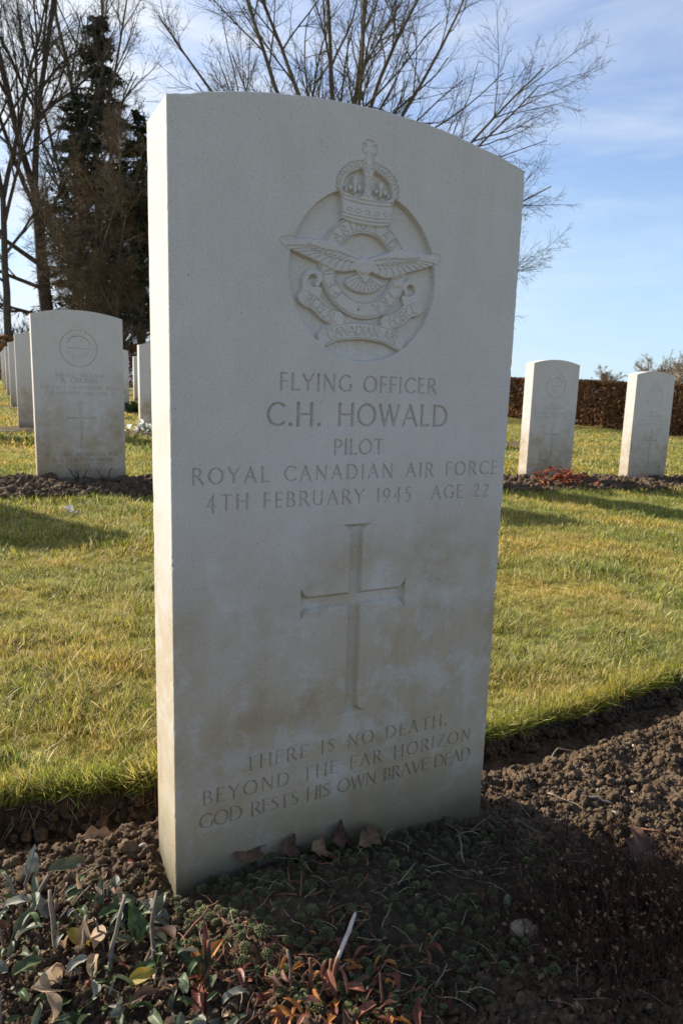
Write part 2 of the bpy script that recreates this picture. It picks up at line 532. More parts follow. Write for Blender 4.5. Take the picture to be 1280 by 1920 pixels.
def bed_z(x, y):
    """smooth height of the near flower bed's soil"""
    e = edge_y(x)
    base = lawn_z(x, np.minimum(y, .1))
    depth = np.interp(x, [-1, -.1, .35, .6, 1.3], [.058, .058, .048, .040, .036])
    tr = sstep(.125, .045, e - y)
    mound = .010 * sstep(.30, .15, np.hypot((x - .2) * .6, y + .02))
    mound = mound + .027 * np.exp(-((x - .12) / .13) ** 2 - ((np.minimum(y, 0.2) + .065) / .075) ** 2)
    return base - .004 + mound * (1 - tr) - depth * tr

def axis(segs):
    out = []
    for a, b, st in segs:
        n = max(1, int(round((b - a) / st)))
        out += list(np.linspace(a, b, n, endpoint=False))
    out.append(segs[-1][1])
    return np.array(out)

# lawn sheet, out to the horizon, with the near bed left open in front of it
xs = axis([(-1500, -300, 150), (-300, -60, 40), (-60, -12, 6), (-12, -1.5, .5), (-1.5, 1.8, .02), (1.8, 6, .07), (6, 14, .4), (14, 60, 5), (60, 300, 40), (300, 1500, 150)])
ys = axis([(0, .5, .018), (.5, 3.5, .035), (3.5, 8, .12), (8, 26, .5), (26, 80, 6), (80, 300, 30), (300, 1500, 150)])
X, Y = np.meshgrid(xs, ys, indexing='ij')
Y2 = edge_y(X) + Y
Z = lawn_z(X, Y2) + lawn_bumps(X, Y2) * np.clip(1.2 - np.abs(Y2) / 60, 0, 1)
Z -= .012 * sstep(.05, 0, Y)                       # the lip rounds over
V = np.stack([X, Y2, Z], -1).reshape(-1, 3)
F = grid_faces(len(xs), len(ys))[:, ::-1]
obj('lawn', npmesh('lawn', V, F[:, ::-1], smooth=True, mat=MAT['lawn']), kind='structure')
# the rest of the ground, behind the camera
ys2 = axis([(-1500, -100, 200), (-100, -10, 15), (-10, -1.6, 1.2)])
X, Y = np.meshgrid(xs, ys2, indexing='ij')
V = np.stack([X, Y, lawn_z(X, Y) + .01], -1).reshape(-1, 3)
obj('ground', npmesh('ground', V, grid_faces(len(xs), len(ys2)), smooth=True, mat=MAT['lawn']), kind='structure')

# the spade-cut turf edge: a crumbly little cliff
xs_c = axis([(-1500, -300, 200), (-300, -60, 40), (-60, -3, 8), (-3, -.7, .1), (-.7, 1.6, .006), (1.6, 6, .1), (6, 60, 8), (60, 300, 40), (300, 1500, 200)])
nv = 16
t = np.linspace(0, 1, nv)
Xc, T = np.meshgrid(xs_c, t, indexing='ij')
E_ = edge_y(Xc)
ztop = lawn_z(Xc, E_) + lawn_bumps(Xc, E_) - .012
zbot = bed_z(Xc, E_ - .012) - .02
rgh = (fbm(Xc * 60, T * 5, 31, 4) - .5)
yy = E_ + .001 + .006 * np.sin(T * 3.1) - .022 * T ** 2 * 1.0 + rgh * .020 * np.sin(np.clip(T * 3.1416, 0, 3.14))
V = np.stack([Xc, yy, ztop * (1 - T) + zbot * T], -1).reshape(-1, 3)
obj('turf_edge_ground', npmesh('turf_edge_ground', V, grid_faces(len(xs_c), nv), smooth=True, mat=MAT['turf_cut']), kind='structure')

# near bed: crumbly soil
xs_b = axis([(-1500, -300, 200), (-300, -60, 40), (-60, -3, 8), (-3, -.55, .12), (-.55, -.28, .01), (-.28, 1.05, .0030), (1.05, 1.6, .012), (1.6, 6, .15), (6, 60, 8), (60, 300, 40), (300, 1500, 200)])
ys_b = axis([(-1.7, -.7, .1), (-.7, -.40, .02), (-.40, .275, .0030), (.275, .34, .02)])
X, Y = np.meshgrid(xs_b, ys_b, indexing='ij')
def sedum_density(x, y):
    # left lit lobe and the shaded field along the base
    a = sstep(.012, -.012, y - (-.004 - .02 * sstep(.25, .4, x)))
    l = sstep(-.012, .018, x + .35 * (y + .02) * 0 - np.where(y < -.06, (-y - .06) * .55, 0))
    f = sstep(.42, .34, x + .2 * (y + .1))
    b = sstep(-.215, -.15, y + .10 * (x - .1)) * np.clip(.45 + 2.2 * (fbm(x * 16, y * 16, 96, 2) - .3), .25, 1)
    return a * l * f * b
def soil_relief(x, y):
    e = edge_y(x) - y
    rough = sstep(.055, .115, e)                    # the trench floor is smooth
    l1 = np.clip(.62 - worley(x * 46, y * 46, 3), 0, 1)
    l2 = np.clip(.60 - worley(x * 105 + 7, y * 105, 8), 0, 1)
    l3 = fbm(x * 210, y * 210, 15, 3) - .5
    big = fbm(x * 17, y * 17, 2, 3) - .5
    rough = rough * (1 - .75 * sedum_density(x, y))
    return rough * (.022 * big + .017 * l1 * (vnoise(x * 22, y * 22, 40) + .15) + .011 * l2 * (.3 + vnoise(x * 60, y * 60, 44)) + .006 * l3) + (1 - rough) * (.006 * big + .0016 * l3)
Z = bed_z(X, Y) + soil_relief(X, Y)
V = np.stack([X, Y, Z], -1).reshape(-1, 3)
obj('flower_bed_ground', npmesh('flower_bed_ground', V, grid_faces(len(xs_b), len(ys_b)), smooth=True, mat=MAT['soil']), kind='structure')
def G(x, y):
    return float(bed_z(np.array([x]), np.array([y]))[0] + soil_relief(np.array([x]), np.array([y]))[0])
def Gs(x, y):
    return float(bed_z(np.array([x]), np.array([y]))[0])

# ------------------------------------------------------------------ instancing of uncountable stuff
def scatter(name, pts, rots, scls, variants, picks, parent=None, **props):
    n = len(pts)
    me = bpy.data.meshes.new(name)
    me.vertices.add(n)
    me.vertices.foreach_set('co', np.asarray(pts, np.float32).ravel())
    for nm, ty, dat in (('rot', 'FLOAT_VECTOR', rots), ('scl', 'FLOAT', scls), ('pick', 'INT', picks)):
        a = me.attributes.new(nm, ty, 'POINT')
        a.data.foreach_set('vector' if ty == 'FLOAT_VECTOR' else 'value', np.asarray(dat, np.int32 if ty == 'INT' else np.float32).ravel())
    o = obj(name, me, parent, **props)
    col = bpy.data.collections.new(name + '_pieces')
    for i, v in enumerate(variants):
        col.objects.link(bpy.data.objects.new(f'{name}_piece_{i:02d}', v))
    ng = bpy.data.node_groups.new(name + '_nodes', 'GeometryNodeTree')
    ng.interface.new_socket('Geometry', in_out='INPUT', socket_type='NodeSocketGeometry')
    ng.interface.new_socket('Geometry', in_out='OUTPUT', socket_type='NodeSocketGeometry')
    gi = ng.nodes.new('NodeGroupInput')
    go = ng.nodes.new('NodeGroupOutput')
    ip = ng.nodes.new('GeometryNodeInstanceOnPoints')
    ci = ng.nodes.new('GeometryNodeCollectionInfo')
    ci.inputs['Collection'].default_value = col
    ci.inputs['Separate Children'].default_value = True
    ci.inputs['Reset Children'].default_value = True
    def attr(nm, ty):
        a = ng.nodes.new('GeometryNodeInputNamedAttribute')
        a.data_type = ty
        a.inputs['Name'].default_value = nm
        return a.outputs['Attribute']
    L = ng.links.new
    L(gi.outputs[0], ip.inputs['Points'])
    L(ci.outputs[0], ip.inputs['Instance'])
    ip.inputs['Pick Instance'].default_value = True
    L(attr('pick', 'INT'), ip.inputs['Instance Index'])
    L(attr('rot', 'FLOAT_VECTOR'), ip.inputs['Rotation'])
    L(attr('scl', 'FLOAT'), ip.inputs['Scale'])
    L(ip.outputs[0], go.inputs[0])
    md = o.modifiers.new('scatter', 'NODES')
    md.node_group = ng
    return o

# ------------------------------------------------------------------ stroke lettering (V-cut Roman capitals)
TK, TN = .062, .046
def arc(cx, cy, rx, ry, a0, a1, n=14, thick=TK, thin=TN):
    a = np.radians(np.linspace(a0, a1, n))
    return [(cx + rx * math.cos(t), cy + ry * math.sin(t), thin + (thick - thin) * abs(math.cos(t)) ** 1.3) for t in a]
def ln(*p, w=TK):
    return [(x, y, w) for x, y in p]
def serif(x, y, l=.10):
    return [(x - l, y, .014), (x, y, .03), (x + l, y, .014)]
def vser(x, y, l=.09):
    return [(x, y - l, .014), (x, y, .03), (x, y + l, .014)]
def stem(x, top=True, bot=True, w=TK):
    s = [[(x, 0, w * 1.12), (x, .12, w), (x, .88, w), (x, 1, w * 1.12)]]
    if top: s.append(serif(x, 1))
    if bot: s.append(serif(x, 0))
    return s
FONT = {
 'A': (.84, [ln((.03, 0), (.41, 1), w=TN * 1.1), ln((.41, 1), (.82, 0)), ln((.17, .36), (.67, .36), w=TN), serif(.03, 0, .08), serif(.82, 0, .09)]),
 'B': (.62, stem(.08) + [[(.08, 1, TN), (.26, 1, TN)] + arc(.26, .76, .25, .24, 90, -90) + [(.08, .52, TN)], [(.08, .52, TN), (.28, .52, TN)] + arc(.28, .26, .30, .26, 90, -90) + [(.08, 0, TN)]]),
 'C': (.80, [arc(.50, .5, .46, .5, 48, 312, 24), vser(.81, .84, .06), vser(.81, .16, .05)]),
 'D': (.86, stem(.08) + [[(.08, 1, TN), (.34, 1, TN)] + arc(.34, .5, .48, .5, 90, -90, 20) + [(.08, 0, TN)]]),
 'E': (.52, stem(.08) + [ln((.08, 1), (.49, 1), w=TN), ln((.08, .53), (.43, .53), w=TN), ln((.08, 0), (.51, 0), w=TN), vser(.49, .95, .06), vser(.51, .05, .06), vser(.43, .53, .06)]),
 'F': (.50, stem(.08) + [ln((.08, 1), (.48, 1), w=TN), ln((.08, .51), (.42, .51), w=TN), vser(.48, .95, .06), vser(.42, .51, .06)]),
 'G': (.86, [arc(.50, .5, .46, .5, 50, 332, 24), vser(.81, .84, .06), ln((.84, .40), (.84, .06)), serif(.84, .42, .09)]),
 'H': (.84, stem(.08) + stem(.76) + [ln((.08, .51), (.76, .51), w=TN)]),
 'I': (.18, stem(.09)),
 'J': (.32, [ln((.24, 1), (.24, .1)), [(.24, .1, TK), (.18, -.08, TN), (.02, -.14, TN * .7)], serif(.24, 1)]),
 'K': (.72, stem(.08) + [ln((.08, .48), (.60, 1), w=TN), ln((.24, .60), (.70, 0)), serif(.62, 1, .08)]),
 'L': (.52, stem(.08) + [ln((.08, 0), (.50, 0), w=TN), vser(.50, .06, .07)]),
 'M': (1.0, [ln((.10, 0), (.16, 1), w=TN), ln((.16, 1), (.50, .06)), ln((.50, .06), (.84, 1), w=TN), ln((.84, 1), (.90, 0)), serif(.10, 0), serif(.90, 0)]),
 'N': (.86, [ln((.09, 0), (.09, 1), w=TN), ln((.09, 1), (.77, 0)), ln((.77, 0), (.77, 1), w=TN), serif(.09, 0), serif(.77, 1), serif(.05, 1, .06)]),
 'O': (.98, [arc(.49, .5, .46, .51, 0, 360, 30)]),
 'P': (.60, stem(.08) + [[(.08, 1, TN), (.28, 1, TN)] + arc(.28, .74, .29, .26, 90, -90) + [(.08, .48, TN)]]),
 'Q': (.98, [arc(.49, .5, .46, .51, 0, 360, 30), ln((.5, .02), (.98, -.18))]),
 'R': (.70, stem(.08) + [[(.08, 1, TN), (.28, 1, TN)] + arc(.28, .75, .27, .25, 90, -90) + [(.08, .50, TN)], ln((.32, .50), (.70, 0)), serif(.71, 0, .06)]),
 'S': (.54, [[(.45, .86, .03), (.37, .97, TN), (.25, 1.0, TN), (.12, .93, .045), (.08, .78, .055), (.14, .64, TK), (.28, .53, TK), (.42, .42, TK), (.49, .26, .055), (.42, .08, .045), (.27, 0, TN), (.12, .03, TN), (.04, .14, .03)], vser(.45, .88, .06), vser(.04, .12, .06)]),
 'T': (.72, [ln((.36, 0), (.36, 1)), serif(.36, 0), ln((.02, 1), (.70, 1), w=TN), vser(.02, .94, .06), vser(.70, .94, .06)]),
 'U': (.80, [ln((.09, 1), (.09, .36)), arc(.40, .36, .31, .37, 180, 360, 16), ln((.71, .36), (.71, 1), w=TN * 1.1), serif(.09, 1), serif(.71, 1)]),
 'V': (.80, [ln((.03, 1), (.41, 0)), ln((.41, 0), (.78, 1), w=TN), serif(.03, 1), serif(.78, 1, .08)]),
 'W': (1.12, [ln((.03, 1), (.31, 0)), ln((.31, 0), (.57, 1), w=TN), ln((.57, 1), (.84, 0)), ln((.84, 0), (1.09, 1), w=TN), serif(.03, 1), serif(1.09, 1, .08)]),
 'X': (.76, [ln((.04, 1), (.72, 0)), ln((.04, 0), (.70, 1), w=TN), serif(.04, 1), serif(.72, 0), serif(.04, 0, .07), serif(.70, 1, .07)]),
 'Y': (.74, [ln((.02, 1), (.37, .48)), ln((.37, .48), (.72, 1), w=TN), ln((.37, .48), (.37, 0)), serif(.02, 1, .08), serif(.72, 1, .08), serif(.37, 0)]),
 'Z': (.70, [ln((.05, 1), (.64, 1), w=TN), ln((.64, 1), (.04, 0)), ln((.04, 0), (.67, 0), w=TN)]),
 '.': (.18, [[(.09, .03, .075), (.09, .045, .075)]]),
 '0': (.62, [arc(.31, .5, .28, .5, 0, 360, 24)]),
 '1': (.20, [ln((.11, 0), (.11, 1)), ln((.02, .86), (.11, 1), w=TN)]),
 '2': (.58, [[(.06, .80, TN), (.14, .95, TN), (.28, 1, TN), (.43, .92, .05), (.48, .75, TK), (.42, .55, .055), (.24, .28, TN), (.05, 0, TN)], ln((.05, 0), (.55, 0), w=.05)]),
 '3': (.52, [arc(.22, .75, .23, .25, 150, -80), arc(.22, .25, .26, .27, 80, -150)]),
 '4': (.66, [ln((.45, -.12), (.45, 1)), ln((.45, 1), (.04, .26), w=TN), ln((.04, .26), (.62, .26), w=TN)]),
 '5': (.52, [ln((.46, 1), (.16, 1), w=TN), ln((.16, 1), (.10, .58), w=TN), arc(.18, .24, .29, .34, 115, -110, 16)]),
 '6': (.58, [arc(.30, .30, .25, .30, 0, 360, 20), [(.06, .34, TK), (.16, .7, .05), (.44, 1, TN)]]),
 '8': (.56, [arc(.28, .75, .20, .24, 0, 360, 18), arc(.28, .25, .25, .26, 0, 360, 18)]),
 '9': (.58, [arc(.28, .68, .25, .31, 0, 360, 20), [(.53, .66, TK), (.44, .28, .05), (.16, -.04, TN)]]),
}
def text_width(s):
    return sum(.44 if c == ' ' else FONT[c][0] for c in s)
def text_segs(s, x0, x1, zb, cap, wscale=1.0):
    """justify s between x0 and x1 (mm), baseline zb, cap height cap -> list of (x,z,w, x,z,w)"""
    nat = text_width(s) * cap
    gap = ((x1 - x0) - nat) / max(1, len(s) - 1)
    out = []
    x = x0
    for c in s:
        if c == ' ':
            x += .44 * cap + gap
            continue
        w, st = FONT[c]
        jx, jz = rng.normal(0, .006, 2) * cap
        for pl in st:
            for a, b in zip(pl[:-1], pl[1:]):
                out.append((x + a[0] * cap + jx, zb + a[1] * cap + jz, a[2] * cap * wscale, x + b[0] * cap + jx, zb + b[1] * cap + jz, b[2] * cap * wscale))
        x += w * cap + gap
    return out
def xf_segs(s, cap, cx, cz, rad, ang, wscale=1.0):
    """one letter on a circle: centre (cx,cz), radius of its baseline, clock angle in degrees"""
    w, st = FONT[s]
    a = math.radians(ang)
    ux, uz = math.sin(a), math.cos(a)
    tx, tz = math.cos(a), -math.sin(a)
    out = []
    f = lambda p: (cx + ux * (rad + p[1] * cap) + tx * (p[0] - w / 2) * cap, cz + uz * (rad + p[1] * cap) + tz * (p[0] - w / 2) * cap, p[2] * cap * wscale)
    for pl in st:
        for p, q in zip(pl[:-1], pl[1:]):
            out.append((*f(p), *f(q)))
    return out
def line_segs(pts, w):
    return [(*p, w, *q, w) for p, q in zip(pts[:-1], pts[1:])]

def vcut(H, xs, zs, segs, slope=1.3, maxd=9.0):
    D = np.zeros_like(H)
    for x0, z0, w0, x1, z1, w1 in segs:
        m = max(w0, w1)
        i0, i1 = np.searchsorted(xs, [min(x0, x1) - m, max(x0, x1) + m])
        j0, j1 = np.searchsorted(zs, [min(z0, z1) - m, max(z0, z1) + m])
        if i0 >= i1 or j0 >= j1:
            continue
        Xg = xs[i0:i1, None]
        Zg = zs[None, j0:j1]
        dx, dz = x1 - x0, z1 - z0
        L2 = dx * dx + dz * dz + 1e-9
        t = np.clip(((Xg - x0) * dx + (Zg - z0) * dz) / L2, 0, 1)
        d = np.hypot(Xg - x0 - t * dx, Zg - z0 - t * dz)
        hw = w0 + t * (w1 - w0)
        D[i0:i1, j0:j1] = np.maximum(D[i0:i1, j0:j1], np.minimum((hw - d) * slope, maxd))
    return H - D

def sd_poly(P, X, Z):
    P = np.asarray(P, float)
    d = np.full(X.shape, 1e9)
    s = np.zeros(X.shape, bool)
    n = len(P)
    for i in range(n):
        a, b = P[i], P[(i + 1) % n]
        ex, ez = b - a
        wx, wz = X - a[0], Z - a[1]
        t = np.clip((wx * ex + wz * ez) / (ex * ex + ez * ez + 1e-12), 0, 1)
        d = np.minimum(d, (wx - t * ex) ** 2 + (wz - t * ez) ** 2)
        c = ((a[1] > Z) != (b[1] > Z)) & (X < (b[0] - a[0]) * (Z - a[1]) / (b[1] - a[1] + 1e-12) + a[0])
        s ^= c
    d = np.sqrt(d)
    return np.where(s, -d, d)
def smooth_pts(P, n=5, closed=True):
    """Catmull-Rom through the points"""
    P = np.asarray(P, float)
    m = len(P)
    out = []
    for i in range(m if closed else m - 1):
        g = (lambda k: P[k % m]) if closed else (lambda k: P[min(max(k, 0), m - 1)])
        p0, p1, p2, p3 = g(i - 1), g(i), g(i + 1), g(i + 2)
        for t in np.arange(n) / n:
            out.append(.5 * ((2 * p1) + (-p0 + p2) * t + (2 * p0 - 5 * p1 + 4 * p2 - p3) * t * t + (-p0 + 3 * p1 - 3 * p2 + p3) * t ** 3))
    if not closed:
        out.append(P[-1])
    return np.array(out)
def sd_line(P, X, Z, hw):
    P = np.asarray(P, float)
    d = np.full(X.shape, 1e9)
    for a, b in zip(P[:-1], P[1:]):
        e = b - a
        t = np.clip(((X - a[0]) * e[0] + (Z - a[1]) * e[1]) / (e @ e + 1e-12), 0, 1)
        d = np.minimum(d, np.hypot(X - a[0] - t * e[0], Z - a[1] - t * e[1]))
    return d - hw

# --- the air force badge in relief (mm, x from the stone's axis, z above ground)
def badge(xs, zs):
    X, Z = np.meshgrid(xs, zs, indexing='ij')
    H = np.zeros(X.shape)
    lab = np.zeros(X.shape, int)
    dc = np.hypot(X - 1.2, Z - 617) - 80.5
    H = H - 6.2 * sstep(.5, -.9, dc)
    H += np.where(dc < 0, .9 * sstep(-30, 0, dc) * sstep(600, 545, Z), 0)      # the field feathers up towards the bottom
    def put(sd, level, k, bev=1.1, dome=0.0, keep=True):
        nonlocal H
        t = sstep(.35, -bev, sd)
        lv = level + dome * np.clip(-sd / 6, 0, 1)
        H = H * (1 - t) + lv * t
        if keep:
            lab[sd < .2] = k
    def groove(pts, w, s=1.1):
        nonlocal H
        H = vcut(H, xs, zs, line_segs(pts, w * 1.45), s * 1.45)
    # circlet
    rr = np.hypot(X - .5, Z - 625)
    ring = np.maximum(rr - 48.5, 31.3 - rr)
    put(ring, -1.6, 2)
    for rad in (46.2, 33.6):
        groove([(.5 + rad * math.cos(a), 625 + rad * math.sin(a)) for a in np.linspace(0, 2 * math.pi, 90)], .62, 1.2)
    for word, angs in (('PER', (-133, -118, -101)), ('ARDUA', (-51, -36, -20, -4, 13)), ('AD', (35, 51)), ('ASTRA', (97, 112, 127, 142, 157))):
        for c, a in zip(word, angs):
            H = vcut(H, xs, zs, xf_segs(c, 8.8, .5, 625, 35.4, a, 1.75), 1.7)
    for k in range(5):                                        # small leaf mark at the foot of the ring
        a = math.radians(-172 + (k - 2) * 46 + 180 - 8)
        cx, cz = -4.5, 585.3
        H = vcut(H, xs, zs, [(cx, cz, 1.0, cx + 3.4 * math.sin(a), cz + 3.4 * math.cos(a) , .25)], 1.3)
    # scrolls: the side tails, then the centre band
    for s in (-1, 1):
        ox = .5
        col = [(ox + s * 62, 611), (ox + s * 62.5, 600), (ox + s * 61, 590)]
        curl = smooth_pts([(ox + s * 50, 606), (ox + s * 47.5, 612), (ox + s * 52, 616.5), (ox + s * 59, 615), (ox + s * 62.5, 607), (ox + s * 58, 598)], 5, False)
        put(sd_line(curl, X, Z, 3.4), -2.0, 4)
        put(sd_poly(smooth_pts([(ox + s * 65.5, 612), (ox + s * 66, 598), (ox + s * 65.5, 585), (ox + s * 58, 583), (ox + s * 47, 592), (ox + s * 44, 603), (ox + s * 55, 604)], 4), X, Z), -2.2, 4)
        groove(smooth_pts([(ox + s * 57, 610), (ox + s * 53, 613.5), (ox + s * 50, 609.5), (ox + s * 53.5, 606.5)], 5, False), .7, 1.2)
        tail = smooth_pts([(ox + s * 63, 592.5), (ox + s * 52, 588), (ox + s * 40, 579), (ox + s * 27.5, 575.5)], 6, False)
        put(sd_line(tail, X, Z, 7.6), -1.0, 4)
        e0 = np.array(tail)
        groove(e0 + [0, 5.9], .5)
        groove(e0 - [0, 5.9], .5)
        put(sd_poly([(ox + s * 45, 569), (ox + s * 26, 571), (ox + s * 33, 560), (ox + s * 45, 561)], X, Z), -2.6, 4)
        groove(smooth_pts([(ox + s * 42, 566), (ox + s * 38.5, 568), (ox + s * 36.5, 565)], 5, False), .6, 1.1)
    mid = smooth_pts([(.5 - 41, 557), (.5 - 27, 562.5), (.5, 565.2), (.5 + 27, 562.5), (.5 + 41, 557)], 6, False)
    put(sd_line(mid, X, Z, 8.6), -.5, 4)
    groove(mid + [0, 6.8], .55)
    groove(mid - [0, 6.8], .55)
    def along(word, P, size, u0, u1):
        nonlocal H
        P = np.asarray(P)
        L = np.concatenate([[0], np.cumsum(np.hypot(*np.diff(P, axis=0).T))])
        tot = text_width(word)
        gap = .12
        tot += gap * (len(word) - 1)
        pos = 0
        for c in word:
            w = .44 if c == ' ' else FONT[c][0]
            u = u0 + (u1 - u0) * (pos + w / 2) / tot
            pos += w + gap
            if c == ' ':
                continue
            q = np.interp(u * L[-1], L, P[:, 0]), np.interp(u * L[-1], L, P[:, 1])
            q2 = np.interp(u * L[-1] + 1, L, P[:, 0]), np.interp(u * L[-1] + 1, L, P[:, 1])
            ang = -math.atan2(q2[1] - q[1], q2[0] - q[0])
            H = vcut(H, xs, zs, xf_segs(c, size, q[0] - math.sin(ang) * size * .5, q[1] - math.cos(ang) * size * .5, 0, math.degrees(ang), 1.7), 1.7)
    along('CANADIAN AIR', mid, 8.6, .03, .97)
    tl = smooth_pts([(.5 - 63, 592.5), (.5 - 52, 588), (.5 - 40, 579), (.5 - 27.5, 575.5)], 6, False)
    tr = smooth_pts([(.5 + 27.5, 575.5), (.5 + 40, 579), (.5 + 52, 588), (.5 + 63, 592.5)], 6, False)
    along('ROYAL', tl, 8.4, .06, .96)
    along('FORCE', tr, 8.4, .06, .92)
    # eagle: tail, wings, body
    fan = smooth_pts([(-9, 618), (-21, 611), (-17, 605), (-8, 601.8), (3, 600.8), (13, 603), (21, 608.5), (23.5, 613), (10, 618)], 4)
    put(sd_poly(fan, X, Z), -2.4, 3, 1.4, .9)
    for k in range(9):
        u = -1 + k / 4
        groove([(.8 + u * 6, 616), (1 + u * 19, 603.5 + 5.5 * u * u)], .55, 1.2)
    lw = [(-8, 634), (-20, 640.5), (-36, 645), (-48.7, 646.5), (-66, 645.5), (-80, 643.5), (-87, 642.2), (-88, 639.5), (-80, 634), (-64, 628.5), (-51, 624.8), (-40, 621.5), (-32, 618.6), (-22, 618.2), (-11.6, 620.5), (-4, 624)]
    rw = [(6, 634), (12, 637.5), (26, 643), (38, 646), (50, 647.5), (66, 646.5), (80, 645.5), (86.5, 644), (85, 638), (76, 633), (62, 628), (51, 624.6), (40, 621), (30, 617.5), (22, 617), (12, 619.4), (4, 624)]
    for k, wg in enumerate((lw, rw)):
        sd = sd_poly(smooth_pts(wg, 3), X, Z)
        put(sd, -.55, 3, 1.5, .45)
        H = np.where((sd > 0) & (sd < 1.8) & (dc > -1.5), np.minimum(H, -1.3 * (1 - np.abs(sd - .8) / .9)), H)
        s = -1 if k == 0 else 1
        # coverts line and flight feathers
        groove(smooth_pts([(s * 10, 632), (s * 28, 636), (s * 44, 637), (s * 62, 640)], 6, False), .7, 1.1)
        groove(smooth_pts([(s * 10, 628), (s * 26, 629.5), (s * 42, 632), (s * 58, 637)], 6, False), .6, 1.1)
        for q in np.linspace(0, 1, 10):
            a = np.array([s * (14 + 42 * q), 629.0 + 8.5 * q])
            b = np.array([s * (16 + 66 * q ** .9), 618.5 + 17.5 * q ** 1.2])
            groove([a, (a + b) / 2 + [s * 2, .6], b], .55, 1.25)
        for q in np.linspace(.1, 1, 7):
            a = np.array([s * (14 + 36 * q), 634 + 4 * q])
            groove([a, a + [s * 5, -3.4]], .45, 1.1)
    body = smooth_pts([(-8, 634), (0, 636), (8, 634), (12, 628), (9, 621), (4, 614.5), (0, 613), (-5, 615), (-10, 621), (-11, 628)], 4)
    put(sd_poly(body, X, Z), -.9, 3, 2.4, 1.3)
    head = smooth_pts([(-2, 620), (3, 620.5), (6, 617), (4.5, 613), (1, 610.8), (-1.5, 612.6), (-3.5, 616)], 4)
    put(sd_poly(head, X, Z), -.4, 3, 1.2, .5)
    groove([(-6, 621), (-1, 617.5), (5, 618.5), (9, 622.5)], .5)
    # crown
    out = [(-26.5, 667), (-14, 664.5), (1, 663.8), (16, 664.5), (28, 667.5), (28.5, 676), (29.5, 686), (33.5, 694), (34, 701), (29.5, 709.5), (21, 716), (11, 719), (4.5, 719.5), (4.8, 722.5), (2.9, 725.5),
           (2.6, 727.6), (3.4, 729.9), (7.2, 728.3), (7.2, 735.2), (3.4, 733.4), (4.0, 738.4), (-2.2, 738.4), (-1.6, 733.4), (-5.4, 735.2), (-5.4, 728.3), (-1.6, 729.9), (-.6, 727.6),
           (-1.1, 725.5), (-3, 722.5), (-2.7, 719.5), (-9, 719), (-19, 716), (-27.5, 709), (-32, 701), (-31.5, 694), (-27.5, 686), (-26.5, 676)]
    sd = sd_poly(out, X, Z)
    put(sd, -.25, 1, .9, .2)
    H = np.where((sd > 0) & (sd < 2.2) & (dc > -1.0), np.minimum(H, -1.6 * (1 - np.abs(sd - .9) / 1.3)), H)
    for s in (-1, 1):
        op = smooth_pts([(1 + s * 5.2, 690), (1 + s * 24, 690.5), (1 + s * 26, 698), (1 + s * 21.5, 706.5), (1 + s * 13, 711.5), (1 + s * 5.4, 712.5)], 4)
        t = sstep(.4, -.9, sd_poly(op, X, Z))
        H = H * (1 - t) + (-5.6) * t
        for (bx, bz, br, bt) in ((14, 702, 3.4, 5.2), (9.4, 696.5, 2.7, 3.0), (18.8, 696.0, 2.7, 3.0), (14, 695, 2.2, 5.0), (23.2, 694, 1.8, 3.6)):
            e = np.hypot((X - 1 - s * bx) / br, (Z - bz) / bt) - 1
            put(e * 2.4, -.7, 1, 1.1, .5)
    for z0, w in ((669.2, .6), (672.6, .5), (684.4, .6), (688.0, .55)):
        groove([(1 + x, z0 - .0016 * (27 ** 2 - x * x) * 1.6) for x in np.linspace(-27, 27, 16)], w, 1.2)
    for x in (-20, -10, 0, 10, 20):
        groove([(1 + x + 2.6 * math.cos(a), 677.0 - .0016 * (27 ** 2 - x * x) * 1.6 + 1.9 * math.sin(a)) for a in np.linspace(0, 6.3, 12)], .45, 1.1)
    P = smooth_pts([(-29.5, 688), (-31, 697), (-27, 707), (-18, 713.6), (-8, 716.6), (-2, 717)], 6, False)
    for s in (0, 1):
        Q = P if s == 0 else np.stack([2.2 - P[:, 0], P[:, 1]], 1)
        L = np.concatenate([[0], np.cumsum(np.hypot(*np.diff(Q, axis=0).T))])
        for u in np.arange(2, L[-1], 4.5):
            c = np.array([np.interp(u, L, Q[:, 0]), np.interp(u, L, Q[:, 1])])
            groove([c + 2.1 * np.array([math.cos(a), math.sin(a)]) for a in np.linspace(0, 6.3, 10)], .5, 1.2)
        Q2 = Q * [.86, 1] + [.15, -2.7]
        groove(Q2, .5, 1.1)
    for z0 in (692, 699, 706, 713):
        groove([(-2, z0), (1, z0 + 2.5), (4, z0), (1, z0 - 2.5), (-2, z0)], .4, 1.1)
    groove([(-3.2, 690), (-3.2, 716)], .4, 1)
    groove([(5.2, 690), (5.2, 716)], .4, 1)
    return H, lab

